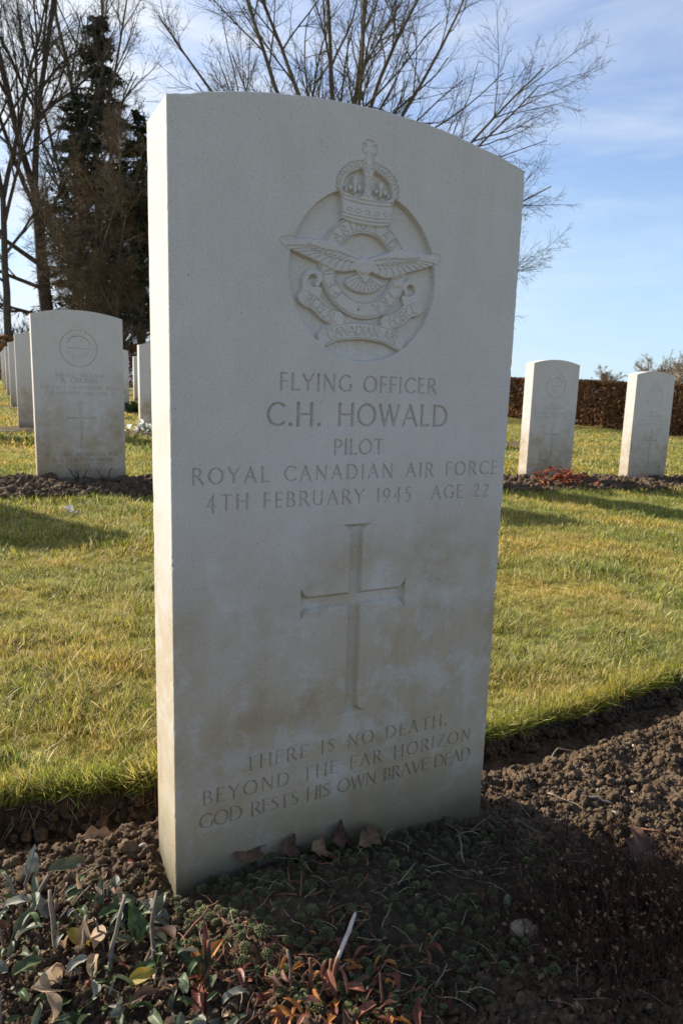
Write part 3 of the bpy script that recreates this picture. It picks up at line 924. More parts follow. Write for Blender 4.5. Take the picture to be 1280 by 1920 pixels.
def regiment_badge(xs, zs, kind):
    H = np.zeros((len(xs), len(zs)))
    X, Z = np.meshgrid(xs, zs, indexing='ij')
    cz, r = 604, 78
    c = lambda rx, rz, a0, a1, cx=0, czz=cz, n=60: [(cx + rx * math.sin(t), czz + rz * math.cos(t)) for t in np.radians(np.linspace(a0, a1, n))]
    w = 2.2
    H = vcut(H, xs, zs, line_segs(c(r, r, 20, 340), w), 1.3)
    for a in range(30, 340, 14):                              # leaves of the wreath
        t = math.radians(a)
        for d in (-5, 6):
            x, z = (66 + d) * math.sin(t), cz + (66 + d) * math.cos(t)
            if abs(a - 180) > 8:
                H = vcut(H, xs, zs, [(x, z, .4, x + 5 * math.sin(t + 1.2), z + 5 * math.cos(t + 1.2), 1.3)], .9)
    H = vcut(H, xs, zs, line_segs(c(50, 46, -70, 70, 0, 612), w * 1.1), 1.4)
    H = vcut(H, xs, zs, line_segs([(-46, 606), (46, 604)], 2.0), 1.3)
    for k in (-1, 1):
        H = vcut(H, xs, zs, line_segs(c(14, 12, 200, 340, k * 22, 640), 1.5), 1.0)
    H = vcut(H, xs, zs, line_segs(c(40, 30, 120, 240, 0, 598), 1.4), .9)
    H = vcut(H, xs, zs, line_segs(c(30, 16, 110, 250, 0, 578), 1.3), .9)
    # crown over the ring
    cr = [(-24, 664), (24, 664), (27, 684), (20, 694), (6, 698), (0, 704), (-6, 698), (-20, 694), (-27, 684)]
    sd = sd_poly(cr, X, Z)
    H = np.where((sd > -6) & (np.abs(X) < 30) & (Z > 660), np.where(sd < 0, 0, H), H)
    H = vcut(H, xs, zs, line_segs(cr + [cr[0]], 1.2), 1.2)
    for x in (-11, 11):
        H = vcut(H, xs, zs, [(x - 4, 682, 2.6, x + 4, 682, 2.6)], 1.1)
    return H

def cross_cut(xs, zs, cx, top, bot, arm_z, arm_x, stem_w, flare, depth):
    X, Z = np.meshgrid(xs, zs, indexing='ij')
    f = lambda d, L: np.clip(1 - d / L, 0, 1) ** 2.2       # how a limb flares in its last mm
    hv = stem_w + (flare - stem_w) * np.maximum(f(top - Z, 10), f(Z - bot, 10))
    sv = np.maximum(np.abs(X - cx) - hv, np.maximum(Z - top, bot - Z))
    hh = stem_w + (flare - stem_w) * np.maximum(f(cx + arm_x - X, 10), f(X - cx + arm_x, 10))
    sh = np.maximum(np.abs(Z - arm_z) - hh, np.abs(X - cx) - arm_x)
    sd = np.minimum(sv, sh)
    return -np.clip(-sd * 1.9, 0, depth)

def panel_mesh(name, xs, zs, H, mat, mask=None, keepn=True):
    """height-field sheet in the stone's front plane; mm in, metres out; H>0 stands proud"""
    X, Z = np.meshgrid(xs, zs, indexing='ij')
    V = np.stack([X * .001, -H * .001, Z * .001], -1).reshape(-1, 3)
    F = grid_faces(len(xs), len(zs))
    gx = np.gradient(H, xs, axis=0)
    gz = np.gradient(H, zs, axis=1)
    nrm = np.stack([-gx, -np.ones_like(H), -gz], -1).reshape(-1, 3)
    nrm /= np.linalg.norm(nrm, axis=1)[:, None]
    if mask is not None:
        F = F[mask]
        used = np.unique(F)
        mp = np.full(len(V), -1)
        mp[used] = np.arange(len(used))
        V, F, nrm = V[used], mp[F], nrm[used]
    me = npmesh(name, V, F, smooth=True, mat=mat)
    me.normals_split_custom_set_from_vertices(nrm.astype(np.float32))
    return me

HS, SAG, WID, THK = .7425, .0262, .381, .076
def slab_mesh(name, panels, mat, step=.004, seed=0, chips=1.0):
    """the stone itself: arched outline, worn arrises, with holes where the carved panels sit"""
    hw = WID / 2
    rad = (hw * hw + SAG * SAG) / (2 * SAG)
    pts = []
    nside = int(.89 / step)
    for z in np.linspace(-.15, HS, nside):
        pts.append((-hw, z, -1, 0))
    a0 = math.asin(hw / rad)
    narc = int(2 * a0 * rad / step)
    for a in np.linspace(-a0, a0, narc)[1:-1]:
        pts.append((rad * math.sin(a), HS + SAG - rad + rad * math.cos(a), math.sin(a), math.cos(a)))
    for z in np.linspace(HS, -.15, nside):
        pts.append((hw, z, 1, 0))
    Pn = np.array(pts)
    n = len(Pn)
    u = np.arange(n) * step
    r = np.random.default_rng(seed)
    worn = .0005 + .0010 * fbm(u * 130, u * 0, seed + 2, 3) + chips * (.0045 * np.clip(fbm(u * 55, u * 0 + 3, seed + 6, 3) - .66, 0, 1) * 3 + .004 * np.clip(fbm(u * 240, u * 0 + 8, seed + 9, 2) - .74, 0, 1) * 2)
    worn_b = .0006 + .0011 * fbm(u * 120, u * 0 + 9, seed + 4, 3) + chips * .0045 * np.clip(fbm(u * 50, u * 0 + 13, seed + 16, 3) - .64, 0, 1) * 3
    ins = .0042
    rings = [(ins, 0.0, None), (None, 0.0, worn), (0.0, None, worn)]
    def ring(inset, y):
        return np.stack([Pn[:, 0] - Pn[:, 2] * inset, np.broadcast_to(y, n), Pn[:, 1] - Pn[:, 3] * inset], 1)
    V = [ring(np.full(n, ins), 0.0), ring(worn * 1.1, 0.0), ring(worn * .35, worn * .35), ring(np.zeros(n), worn * 1.0 + .0002)]
    for k, f in enumerate(np.linspace(.10, .90, 9)):
        V.append(ring(.0007 * (fbm(u * 60, u * 0 + f * 6, seed + 30, 4) - .5), THK * f))
    V += [ring(np.zeros(n), THK - worn_b), ring(worn_b * .35, THK - worn_b * .35), ring(worn_b, THK), ring(np.full(n, ins), THK)]
    nr = len(V)
    V = np.concatenate(V)
    i = np.arange(nr - 1)[:, None] * n + np.arange(n - 1)[None, :]
    i = i.ravel()
    F4 = np.stack([i, i + 1, i + n + 1, i + n], 1)
    # front plate with holes, and back plate
    outer = [Vector((V[k, 0], V[k, 2], 0)) for k in range(n)]
    holes = []
    for (x0, x1, z0, z1) in panels:
        holes.append([Vector((x0 * .001, z0 * .001, 0)), Vector((x1 * .001, z0 * .001, 0)), Vector((x1 * .001, z1 * .001, 0)), Vector((x0 * .001, z1 * .001, 0))])
    tri = tessellate_polygon([outer] + holes)
    hv = [[v.x, 0, v.y] for h in holes for v in h]
    remap = np.concatenate([np.arange(n), np.arange(len(hv)) + len(V)])
    tri = remap[np.array(tri, int)]
    Vall = np.concatenate([V, np.array(hv).reshape(-1, 3)])
    # orient the plate towards -y
    a, b, c = Vall[tri[:, 0]], Vall[tri[:, 1]], Vall[tri[:, 2]]
    ny = np.cross(b - a, c - a)[:, 1]
    tri = np.where((ny > 0)[:, None], tri[:, ::-1], tri)
    tb = np.array(tessellate_polygon([[Vector((V[(nr - 1) * n + k, 0], V[(nr - 1) * n + k, 2], 0)) for k in range(n)]]), int) + (nr - 1) * n
    a, b, c = Vall[tb[:, 0]], Vall[tb[:, 1]], Vall[tb[:, 2]]
    ny = np.cross(b - a, c - a)[:, 1]
    tb = np.where((ny < 0)[:, None], tb[:, ::-1], tb)
    me = npmesh(name, Vall, [F4, tri, tb], smooth=False, mat=mat)
    return me

def rng_axis(a, b, st):
    return np.linspace(a, b, int(round((b - a) / st)) + 1)

LINES = [('FLYING OFFICER', -86.5, 90.5, 506.3, 15.0), ('C.H. HOWALD', -98.5, 106.5, 472.6, 20.8), ('PILOT', -27.8, 28.6, 443.6, 14.6),
         ('ROYAL CANADIAN AIR FORCE', -171, 179, 418.6, 14.1), ('4TH FEBRUARY 1945  AGE 22', -158, 169.5, 393.3, 14.0),
         ('THERE IS NO DEATH.', -118, 131, 121.4, 14.4), ('BEYOND THE FAR HORIZON', -162.5, 166.5, 94.5, 14.9), ('GOD RESTS HIS OWN BRAVE DEAD', -166, 168.5, 69.5, 15.0)]
def main_stone():
    t = thing('headstone', 'large near headstone of FLYING OFFICER C.H. HOWALD with winged air force badge', 'headstone', (WID / 2, 0, 0))
    st = .55
    pans = [(-93, 93, 530, 744)]
    for s, x0, x1, zb, cap in LINES:
        pans.append((round(x0 - 5), round(x1 + 5), zb - 3.0, zb + cap + 2.6))
    pans.append((-72, 75, 156, 377))
    obj('slab', slab_mesh('slab', pans, MAT['stone'], seed=3), t)
    xs, zs = rng_axis(-93, 93, st), rng_axis(530, 744, st)
    H, lab = badge(xs, zs)
    H[[0, -1], :] = 0
    H[:, [0, -1]] = 0
    fl = np.maximum.reduce([lab[:-1, :-1], lab[1:, :-1], lab[1:, 1:], lab[:-1, 1:]]).ravel()
    e = obj('badge', panel_mesh('badge', xs, zs, H, MAT['stone'], fl == 0), t)
    for k, nm in ((1, 'crown'), (2, 'circlet'), (3, 'eagle'), (4, 'scroll')):
        obj(nm, panel_mesh(nm, xs, zs, H, MAT['stone'], fl == k), e)
    for (s, x0, x1, zb, cap), (a, b, c, d) in zip(LINES, pans[1:]):
        xs, zs = rng_axis(a, b, .56), rng_axis(c, d, .56)
        H = vcut(np.zeros((len(xs), len(zs))), xs, zs, text_segs(s, x0, x1, zb, cap, 1.34), 2.3)
        H[[0, -1], :] = 0
        H[:, [0, -1]] = 0
        o = obj('inscription', panel_mesh('inscription', xs, zs, H, MAT['stone']), t)
        o['label'] = 'carved line reading ' + ' '.join(s.split())
    a, b, c, d = pans[-1]
    xs, zs = rng_axis(a, b, .7), rng_axis(c, d, .7)
    H = cross_cut(xs, zs, 1.6, 371.5, 161.5, 291.2, 62.5, 7.6, 18.2, 5.6)
    obj('carved_cross', panel_mesh('carved_cross', xs, zs, H, MAT['stone']), t)
    return t
main_stone()

def row_stone(lines, st, name_suffix=''):
    """a background stone: regimental badge, lines, cross"""
    ch = {}
    pans = [(-93, 93, 520, 720), (-178, 178, 397, 512), (-72, 72, 156, 380), (-178, 178, 50, 152)]
    ch['slab'] = slab_mesh('slab', pans, MAT['stone_far'], .012, seed=11, chips=.4)
    g = lambda p: (rng_axis(p[0], p[1], st), rng_axis(p[2], p[3], st))
    xs, zs = g(pans[0])
    ch['badge'] = panel_mesh('badge', xs, zs, regiment_badge(xs, zs, 0) * 1.7, MAT['stone_far'])
    for k, nm in ((1, 'inscription'), (3, 'epitaph')):
        xs, zs = g(pans[k])
        segs = []
        for s, x0, x1, zb, cap in lines:
            if pans[k][2] < zb < pans[k][3]:
                segs += text_segs(s, x0, x1, zb, cap, 1.75)
        H = vcut(np.zeros((len(xs), len(zs))), xs, zs, segs, 2.2)
        H[[0, -1], :] = 0
        H[:, [0, -1]] = 0
        ch[nm] = panel_mesh(nm, xs, zs, H, MAT['stone_far'])
    xs, zs = g(pans[2])
    ch['carved_cross'] = panel_mesh('carved_cross', xs, zs, cross_cut(xs, zs, 0, 372, 163, 294, 61, 7.0, 16, 4.2), MAT['stone_far'])
    return ch
CRONIN = [('3382061 SERJEANT', -102, 108, 481, 15), ('R. CRONIN', -78, 76, 454, 21), ('THE EAST LANCASHIRE REGT', -166, 168, 426, 15), ('4TH JANUARY 1945  AGE 32', -150, 152, 401, 14.5),
          ('IN LOVING MEMORY OF BOB', -152, 156, 127, 15), ('FOR OUR TOMORROW', -122, 132, 102, 15), ('HE GAVE HIS TODAY.', -108, 122, 77, 15), ('ALL AT HOME', -62, 82, 55, 14)]
OTHER = [('PRIVATE', -40, 40, 481, 15), ('A.N.LINCOLN', -90, 90, 454, 20), ('THE EAST YORKSHIRE REGT', -166, 168, 426, 15), ('9TH FEBRUARY 1945  AGE 24', -150, 152, 401, 14.5),
         ('AT REST', -60, 60, 127, 15), ('LOVED BY ALL AT HOME', -140, 140, 102, 15), ('EVER IN OUR THOUGHTS', -140, 140, 77, 15)]
mesh_c = row_stone(CRONIN, 1.05)
mesh_o = row_stone(OTHER, 1.9)
row_y = [2.735, 5.50, 8.36, 11.30, 14.1, 16.9, 19.7]
def stone_x(r, k):
    return .067 + .021 * (row_y[r] - row_y[0]) + .945 * k
FILE = ['first', 'second', 'third', 'fourth', 'fifth', 'sixth']
SPECIAL = {(0, 0): 'headstone reading R. CRONIN with round wreathed badge, standing left of the big headstone',
           (0, 3): 'headstone right of the big one, with russet plant growing at its foot',
           (0, 4): 'headstone on the far right beside the trimmed brown hedge',
           (1, 1): 'pale headstone with small white flowers at its foot, between two nearer stones',
           (2, 1): 'narrow sliver of headstone showing at the right edge of the R. CRONIN stone',
           (4, 2): 'farthest sliver of headstone between the R. CRONIN stone and the stone with white flowers',
           (3, 2): 'small distant sunlit-edged headstone just above a green tuft, left of the big headstone'}
for r in range(1, 7):
    SPECIAL[(r, 0)] = f'{FILE[r - 1]} headstone in the file receding behind the R. CRONIN stone'
wanted = {0: range(-1, 5), 1: range(-1, 5), 2: range(-1, 2), 3: range(0, 3), 4: range(0, 4), 5: range(0, 4), 6: range(0, 5)}
first = {}
stone_pos = {}
for r, ks in wanted.items():
    for k in ks:
        if (r >= 2 and (r, k) not in SPECIAL) or (r, k) == (1, 2):
            continue                                     # the photograph shows nothing of these
        x0, y0 = stone_x(r, k), row_y[r]
        if (r, k) == (0, 3): x0 = 2.913; y0 = 2.765
        if (r, k) == (0, 4): x0 = 3.79
        zb = float(lawn_z(x0 + .19, y0)) + float(np.interp(r, [0, 1, 7], [.0, .0, 0]))
        if (r, k) == (0, 4): zb -= .012
        stone_pos[(r, k)] = (x0 + WID / 2, y0, zb)
        lb = SPECIAL.get((r, k))
        hid = lb is None
        if k == -1:
            lb, hid, grp = 'pale headstone just outside the left edge, casting a shadow over the grass', True, 'headstones beyond the left edge'
        elif hid:
            lb, grp = 'pale arched headstone hidden behind the nearer headstones', 'headstones hidden behind nearer ones'
        else:
            grp = 'war graves in rows on the lawn'
        rt_ = thing('headstone', lb, 'headstone', stone_pos[(r, k)], rng.normal(0, .012), grp)
        for nm, me in (mesh_c if (r, k) == (0, 0) else mesh_o).items():
            obj(nm, me, rt_)

# ------------------------------------------------------------------ soil strips of the rows behind
def strip(r, xa, xb, front, back):
    y0 = row_y[r]
    st = .014 if r == 0 else .05
    xs_, ys_ = rng_axis(xa, xb, st), rng_axis(y0 - front, y0 + back, st)
    X, Y = np.meshgrid(xs_, ys_, indexing='ij')
    ed = np.minimum(Y - (y0 - front), (y0 + back) - Y) + .05 * (fbm(X * 5, Y * 3, 61, 3) - .5)
    Z = lawn_z(X, Y) + lawn_bumps(X, Y) + np.where(ed > .0, .012 * sstep(0, .08, ed), -.03 * sstep(0, -.02, ed))
    Z += np.where(ed > 0, .05 * np.clip(.6 - worley(X * 17, Y * 17, 5), 0, 1) * vnoise(X * 6, Y * 6, 8) + .012 * (fbm(X * 45, Y * 45, 6, 3) - .5), 0)
    V = np.stack([X, Y, Z], -1).reshape(-1, 3)
    obj('flower_bed_soil_ground', npmesh('flower_bed_soil_ground', V, grid_faces(len(xs_), len(ys_)), smooth=True, mat=MAT['soil']), kind='structure')
strip(0, -1.6, 5.2, .46, .12)
strip(1, -1.2, 5.6, .34, .10)
strip(2, -1.0, 5.6, .30, .10)
strip(3, -1.0, 5.8, .30, .10)

def lump_mesh(seed, rough=.35, sub=2, flat=.8, mat=None, crumb=0.0):
    import bmesh
    bm = bmesh.new()
    bmesh.ops.create_icosphere(bm, subdivisions=sub, radius=1)
    r = np.random.default_rng(seed)
    P = np.array([v.co[:] for v in bm.verts])
    d = np.ones(len(P))
    for k in range(5):                                  # a few broad dents and bulges
        a = r.normal(0, 1, 3)
        a /= np.linalg.norm(a)
        d += rough * r.uniform(-.5, .5) * np.clip(P @ a, 0, 1) ** 2
    if crumb:                                           # grains stuck all over
        c = r.normal(0, 1, (26, 3))
        c /= np.linalg.norm(c, axis=1, keepdims=True)
        dd = np.arccos(np.clip(P @ c.T, -1, 1))
        rad = r.uniform(.25, .5, 26)
        d += crumb * np.max(np.sqrt(np.clip(1 - (dd / rad) ** 2, 0, 1)) * rad / .4, axis=1)
    d += rough * .16 * r.normal(0, 1, len(P))
    P = P * d[:, None] * np.array([1, r.uniform(.7, 1), flat])
    for v, p in zip(bm.verts, P):
        v.co = p
    me = bpy.data.meshes.new('lump')
    bm.to_mesh(me)
    bm.free()
    me.polygons.foreach_set('use_smooth', np.ones(len(me.polygons), bool))
    if mat:
        me.materials.append(mat)
    return me
clods = [lump_mesh(100 + i, 1.1, 3, .7, MAT['soil'], [.8, .5, .3, .9][i % 4]) for i in range(8)]
# near bed clods
n = 62000
px = rng.uniform(-.30, 1.25, n)
py = rng.uniform(-.36, .26, n)
e = edge_y(px) - py
keep = (e > .075 + .03 * rng.random(n)) & ~((px > -.008) & (px < .389) & (py > -.006) & (py < .08)) & ((rng.random(n) > 1.6 * sedum_density(px, py)))
px, py = px[keep], py[keep]
sz = np.clip(.00095 * (1 - rng.random(len(px))) ** -.44, .0009, .0052)
pz = bed_z(px, py) + soil_relief(px, py) + sz * .25
scatter('soil_crumbs', np.stack([px, py, pz], 1), rng.uniform(0, 6.28, (len(px), 3)), sz, clods, rng.integers(0, 8, len(px)), kind='stuff')
n = 420
px = np.where(rng.random(n) < .35, rng.uniform(-.28, -.01, n), rng.uniform(.40, 1.2, n))
py = rng.uniform(-.16, .17, n)
k_ = edge_y(px) - py > .11
px, py = px[k_], py[k_]
sz = .0035 + .0045 * rng.random(len(px)) ** 2
scatter('soil_clods', np.stack([px, py, bed_z(px, py) + soil_relief(px, py) + sz * .2], 1), rng.uniform(0, 6.28, (len(px), 3)), sz, clods, rng.integers(0, 8, len(px)), kind='stuff')
# crumbs fallen from the turf edge into the trench
n = 900
px = rng.uniform(-.35, 1.3, n)
py = edge_y(px) - .02 - np.abs(rng.normal(0, .035, n))
sz = np.clip(.0013 * (1 - rng.random(n)) ** -.5, .001, .008)
scatter('trench_crumbs_dirt', np.stack([px, py, bed_z(px, py) + soil_relief(px, py) + sz * .2], 1), rng.uniform(0, 6.28, (n, 3)), sz, clods, rng.integers(0, 8, n), kind='stuff')
# clods on the strip of the second row
n = 9000
px = rng.uniform(-1.0, 5.0, n)
py = row_y[0] - .44 + rng.random(n) * .54
sz = np.clip(.0048 * (1 - rng.random(n)) ** -.45, .004, .017)
scatter('far_bed_dirt', np.stack([px, py, lawn_z(px, py) + .016 + sz * .3], 1), rng.uniform(0, 6.28, (n, 3)), sz, clods, rng.integers(0, 8, n), kind='stuff')

# ------------------------------------------------------------------ grass
def blades(n, rad, hmin, hmax, w, seed, green=.55, lean=.5):
    r = np.random.default_rng(seed)
    ang = r.uniform(0, 6.28, n)
    rr = rad * np.sqrt(r.random(n))
    bx, by = rr * np.cos(ang), rr * np.sin(ang)
    L = r.uniform(hmin, hmax, n)
    az = r.uniform(0, 6.28, n)
    tilt = np.abs(r.normal(0, lean, n)).clip(0, 1.45)
    bend = r.uniform(.2, 1.3, n)
    ww = w * r.uniform(.55, 1.25, n)
    side = az + 1.57 + r.normal(0, .5, n)
    P = []
    x, y, z = bx, by, np.full(n, -.006)
    th = tilt * .5
    seg = 4
    for i in range(seg):
        k = 1 - (i / (seg - .45)) ** 2 if i < seg - 1 else .03
        P.append(np.stack([np.stack([x - np.cos(side) * ww * k / 2, y - np.sin(side) * ww * k / 2, z], 1), np.stack([x + np.cos(side) * ww * k / 2, y + np.sin(side) * ww * k / 2, z], 1)], 1))
        s = L / (seg - 1)
        x = x + np.sin(th) * np.cos(az) * s
        y = y + np.sin(th) * np.sin(az) * s
        z = z + np.cos(th) * s
        th = np.minimum(th + bend / (seg - 1), 1.9)
    V = np.stack(P, 1)                                    # n,seg,2,3
    V = V.reshape(n, seg * 2, 3)
    f = np.array([[2 * i, 2 * i + 1, 2 * i + 3, 2 * i + 2] for i in range(seg - 1)])
    F = (np.arange(n)[:, None, None] * seg * 2 + f[None]).reshape(-1, 4)
    t = r.random(n)
    g = np.array([.20, .255, .036])
    y_ = np.array([.46, .40, .072])
    st = np.array([.64, .53, .26])
    rd = np.array([.27, .15, .06])
    c = np.where((t < green)[:, None], g * r.uniform(.6, 1.35, (n, 1)), np.where((t < green + (1 - green) * .45)[:, None], y_ * r.uniform(.7, 1.3, (n, 1)), np.where((t < .97)[:, None], st * r.uniform(.6, 1.2, (n, 1)), rd)))
    c = np.repeat(c[:, None, :], seg * 2, 1)
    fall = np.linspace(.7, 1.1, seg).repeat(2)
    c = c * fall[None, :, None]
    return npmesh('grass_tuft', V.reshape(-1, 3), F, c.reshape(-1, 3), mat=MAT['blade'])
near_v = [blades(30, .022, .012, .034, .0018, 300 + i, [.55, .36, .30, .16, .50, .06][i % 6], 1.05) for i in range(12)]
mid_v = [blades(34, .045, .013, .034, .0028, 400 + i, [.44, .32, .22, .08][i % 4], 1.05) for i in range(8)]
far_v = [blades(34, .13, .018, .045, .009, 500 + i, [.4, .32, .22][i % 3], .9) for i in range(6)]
def in_bed(x, y):
    m = np.zeros(len(x), bool)
    for r, fr, bk in ((0, .46, .12), (1, .34, .10), (2, .30, .10), (3, .30, .10)):
        ed = np.minimum(y - (row_y[r] - fr), (row_y[r] + bk) - y) + .05 * (fbm(x * 5, y * 3, 61, 3) - .5)
        m |= (ed > .012) & (x < 5.6) & (x > -1.6)
    for (sx, sy, sz_) in stone_pos.values():
        m |= (np.abs(x - sx) < .20) & (y > sy - .02) & (y < sy + .09)
    return m
def wedge(n, d0, d1, a0=-2.5, a1=58):
    d = np.sqrt(rng.uniform(d0 * d0, d1 * d1, n))
    a = np.radians(rng.uniform(a0, a1, n))
    return CAM[0] + d * np.sin(a), CAM[1] + d * np.cos(a)
def grass(name, n, d0, d1, variants, s0, s1, **kw):
    x, y = wedge(n, d0, d1, **kw)
    patch = fbm(x * 2.6, y * 2.6, 77, 3)
    fine = fbm(x * 11, y * 11, 78, 3)
    keep = (y > edge_y(x) + .004) & ~in_bed(x, y) & (rng.random(n) < .62 + .7 * (fine - .25)) & (x < 10.4)
    x, y, patch, fine = x[keep], y[keep], patch[keep], fine[keep]
    m = len(x)
    z = lawn_z(x, y) + lawn_bumps(x, y)
    nv_ = len(variants)
    pick = np.clip((nv_ * (patch * 1.6 - .3 + rng.normal(0, .18, m))), 0, nv_ - 1).astype(int)
    pick = (pick * 5 + rng.integers(0, 2, m)) % nv_
    s = rng.uniform(s0, s1, m) * (.30 + 1.35 * fine)
    rot = np.stack([rng.normal(0, .16, m), rng.normal(0, .16, m), rng.uniform(0, 6.28, m)], 1)
    scatter(name, np.stack([x, y, z], 1), rot, s, variants, pick, kind='stuff')
thatch = [blades(16, .03, .014, .042, .0017, 350 + i, .0, 3.0) for i in range(5)]
grass('thatch_grass', 5200, .75, 3.4, thatch, .8, 1.2)
grass('near_grass', 17000, .75, 2.1, near_v, .52, .88)
grass('middle_grass', 22000, 2.05, 4.6, mid_v, .75, 1.15)
grass('far_grass', 26000, 4.5, 17, far_v, .6, 1.0)
# fringe hanging over the cut
n = 1500
x = rng.uniform(-.4, 1.5, n)
y = edge_y(x) + rng.uniform(-.004, .028, n)
z = lawn_z(x, y) + lawn_bumps(x, y) - .006
out_ = rng.uniform(.15, 1.15, n)
fr_v = [blades(16, .012, .02, .055, .0019, 700 + i, [.6, .45, .25][i % 3], .6) for i in range(6)]
scatter('fringe_grass', np.stack([x, y, z], 1), np.stack([out_, rng.normal(0, .35, n), rng.normal(0, .45, n)], 1), rng.uniform(.55, 1.0, n), fr_v, rng.integers(0, 6, n), kind='stuff')
# fine roots hanging out of the spade cut
n = 420
x = rng.uniform(-.4, 1.4, n)
T_ = rng.uniform(.05, .55, n)
e_ = edge_y(x)
zt = lawn_z(x, e_) - .010
zb_ = bed_z(x, e_ - .012)
P, Rr = grow(np.stack([x, e_ + .004 - .022 * T_ ** 2, zt * (1 - T_) + zb_ * T_], 1), np.stack([rng.normal(0, .5, n), rng.uniform(-1, -.2, n), rng.uniform(-1.2, .2, n)], 1), rng.uniform(.008, .034, n), rng.uniform(.0003, .0008, n), 6, .22, -.12, rng, .5)
V, F = tubes(P, Rr, 4)
obj('root_debris', npmesh('root_debris', V, F, smooth=True, mat=MAT['straw']), kind='stuff')
n = 1600
x = rng.uniform(-.4, 1.4, n)
T_ = rng.random(n)
e_ = edge_y(x)
sz = np.clip(.0013 * (1 - rng.random(n)) ** -.5, .001, .008)
scatter('turf_face_dirt', np.stack([x, e_ + .001 - .020 * T_ ** 2 + .003, (lawn_z(x, e_) - .012) * (1 - T_) + bed_z(x, e_ - .012) * T_], 1), rng.uniform(0, 6.28, (n, 3)), sz, clods, rng.integers(0, 8, n), kind='stuff')
# fringe of the strips behind
n = 1400
x = rng.uniform(-1.0, 5.0, n)
y = row_y[0] + np.where(rng.random(n) < .72, -.46 + rng.uniform(-.03, .03, n), .12 + rng.uniform(-.02, .04, n))
z = lawn_z(x, y) + lawn_bumps(x, y)
scatter('bed_fringe_grass', np.stack([x, y, z], 1), np.stack([rng.normal(0, .2, n), rng.normal(0, .2, n), rng.uniform(0, 6.28, n)], 1), rng.uniform(.9, 1.6, n), mid_v, rng.choice([0, 4, 1, 5], n), kind='stuff')

# ------------------------------------------------------------------ trees
def bare_tree(name, label, x, y, seed, trunk, tr, limbs, levels, mat, lean=(0, 0), z=None, group='bare winter trees', limb_dirs=None, cat='tree', minr=.004):
    r = np.random.default_rng(seed)
    zb = float(lawn_z(x, y)) - .1 if z is None else z
    t = thing(name, label, cat, (x, y, zb), 0, group)
    P, Rr = grow(np.zeros((1, 3)), np.array([[lean[0], lean[1], 1.0]]), np.array([trunk]), np.array([tr]), 9, .035, 0, r, .62)
    Rr[:, 0] *= 1.35
    V, F = tubes(P, Rr, 10)
    obj('trunk', npmesh('trunk', V, F, smooth=True, mat=mat), t)
    # main limbs
    n, t0, a0, a1, l0, l1, wob, trop = limbs
    if limb_dirs is None:
        pos, d, l, rad = sprout(P, Rr, np.array([1.0]), n, t0, a0, a1, l0, l1, .62, r)
    else:
        hh = np.array([q[0] for q in limb_dirs])
        f = hh * 8
        i = np.clip(f.astype(int), 0, 7)
        pos = P[0, i] * (1 - (f - i))[:, None] + P[0, i + 1] * (f - i)[:, None]
        d = np.array([q[1] for q in limb_dirs], float)
        l = np.array([q[2] for q in limb_dirs])
        rad = np.array([q[3] for q in limb_dirs])
    P1, R1 = grow(pos, d, l, rad, 9, wob, trop, r, .25)
    for b in range(len(P1)):
        V, F = tubes(P1[b:b + 1], R1[b:b + 1], 6)
        obj('limb', npmesh('limb', V, F, smooth=True, mat=mat), t)
    L = l
    P_, R_ = P1, R1
    VV, FF, off = [], [], 0
    for (m, t0, a0, a1, lr0, lr1, wob, trop, npt) in levels:
        pos, d, l, rad = sprout(P_, R_, L, m, t0, a0, a1, lr0, lr1, .55, r)
        rad = np.maximum(rad, minr)
        P_, R_ = grow(pos, d, l, rad, npt, wob, trop, r, .35)
        L = l
        V, F = tubes(P_, np.maximum(R_, minr * .6), 3 if npt < 6 else 4)
        VV.append(V)
        FF.append(F + off)
        off += len(V)
    obj('crown', npmesh('crown', np.concatenate(VV), np.concatenate(FF), smooth=True, mat=mat), t)
    return t
UP = 1.2
# the spreading tree that rises behind the big headstone
ld = [(1.0, (-.06, .1, 1), 7.2, .11), (1.0, (.16, -.1, 1), 7.4, .10), (.98, (-.22, .2, 1), 6.9, .10), (.95, (.36, -.05, 1), 7.4, .095), (.9, (-.42, .1, 1), 7.2, .10), (.85, (.62, -.25, 1), 7.4, .095),
      (.8, (-.66, .25, 1), 6.8, .085), (.76, (.95, -.45, .95), 7.0, .085), (.7, (-.95, .3, 1), 5.6, .075), (.92, (.1, .6, 1), 6.4, .085), (.84, (-.1, -.6, 1), 6.4, .08), (.62, (1.05, -.7, .55), 6.2, .075),
      (.55, (1.2, -.6, .30), 5.4, .06), (.72, (.85, -.65, .8), 6.6, .075), (.6, (.95, -.35, .5), 5.6, .06), (.66, (-.8, -.1, .9), 5.6, .065)]
bare_tree('bare_tree', 'wide spreading bare tree rising directly behind the big headstone', 8.75, 17.2, 5, 5.2, .17, (0,) * 5 + (0, .06, .018), [
    (11, .16, .35, .85, .28, .56, .08, .03, 8), (9, .12, .35, .95, .32, .6, .10, .03, 5), (8, .12, .4, 1.0, .35, .7, .11, .02, 4)], MAT['bark'], limb_dirs=[(a, b, c * 1.02, d * .84) for a, b, c, d in ld], minr=.0036)
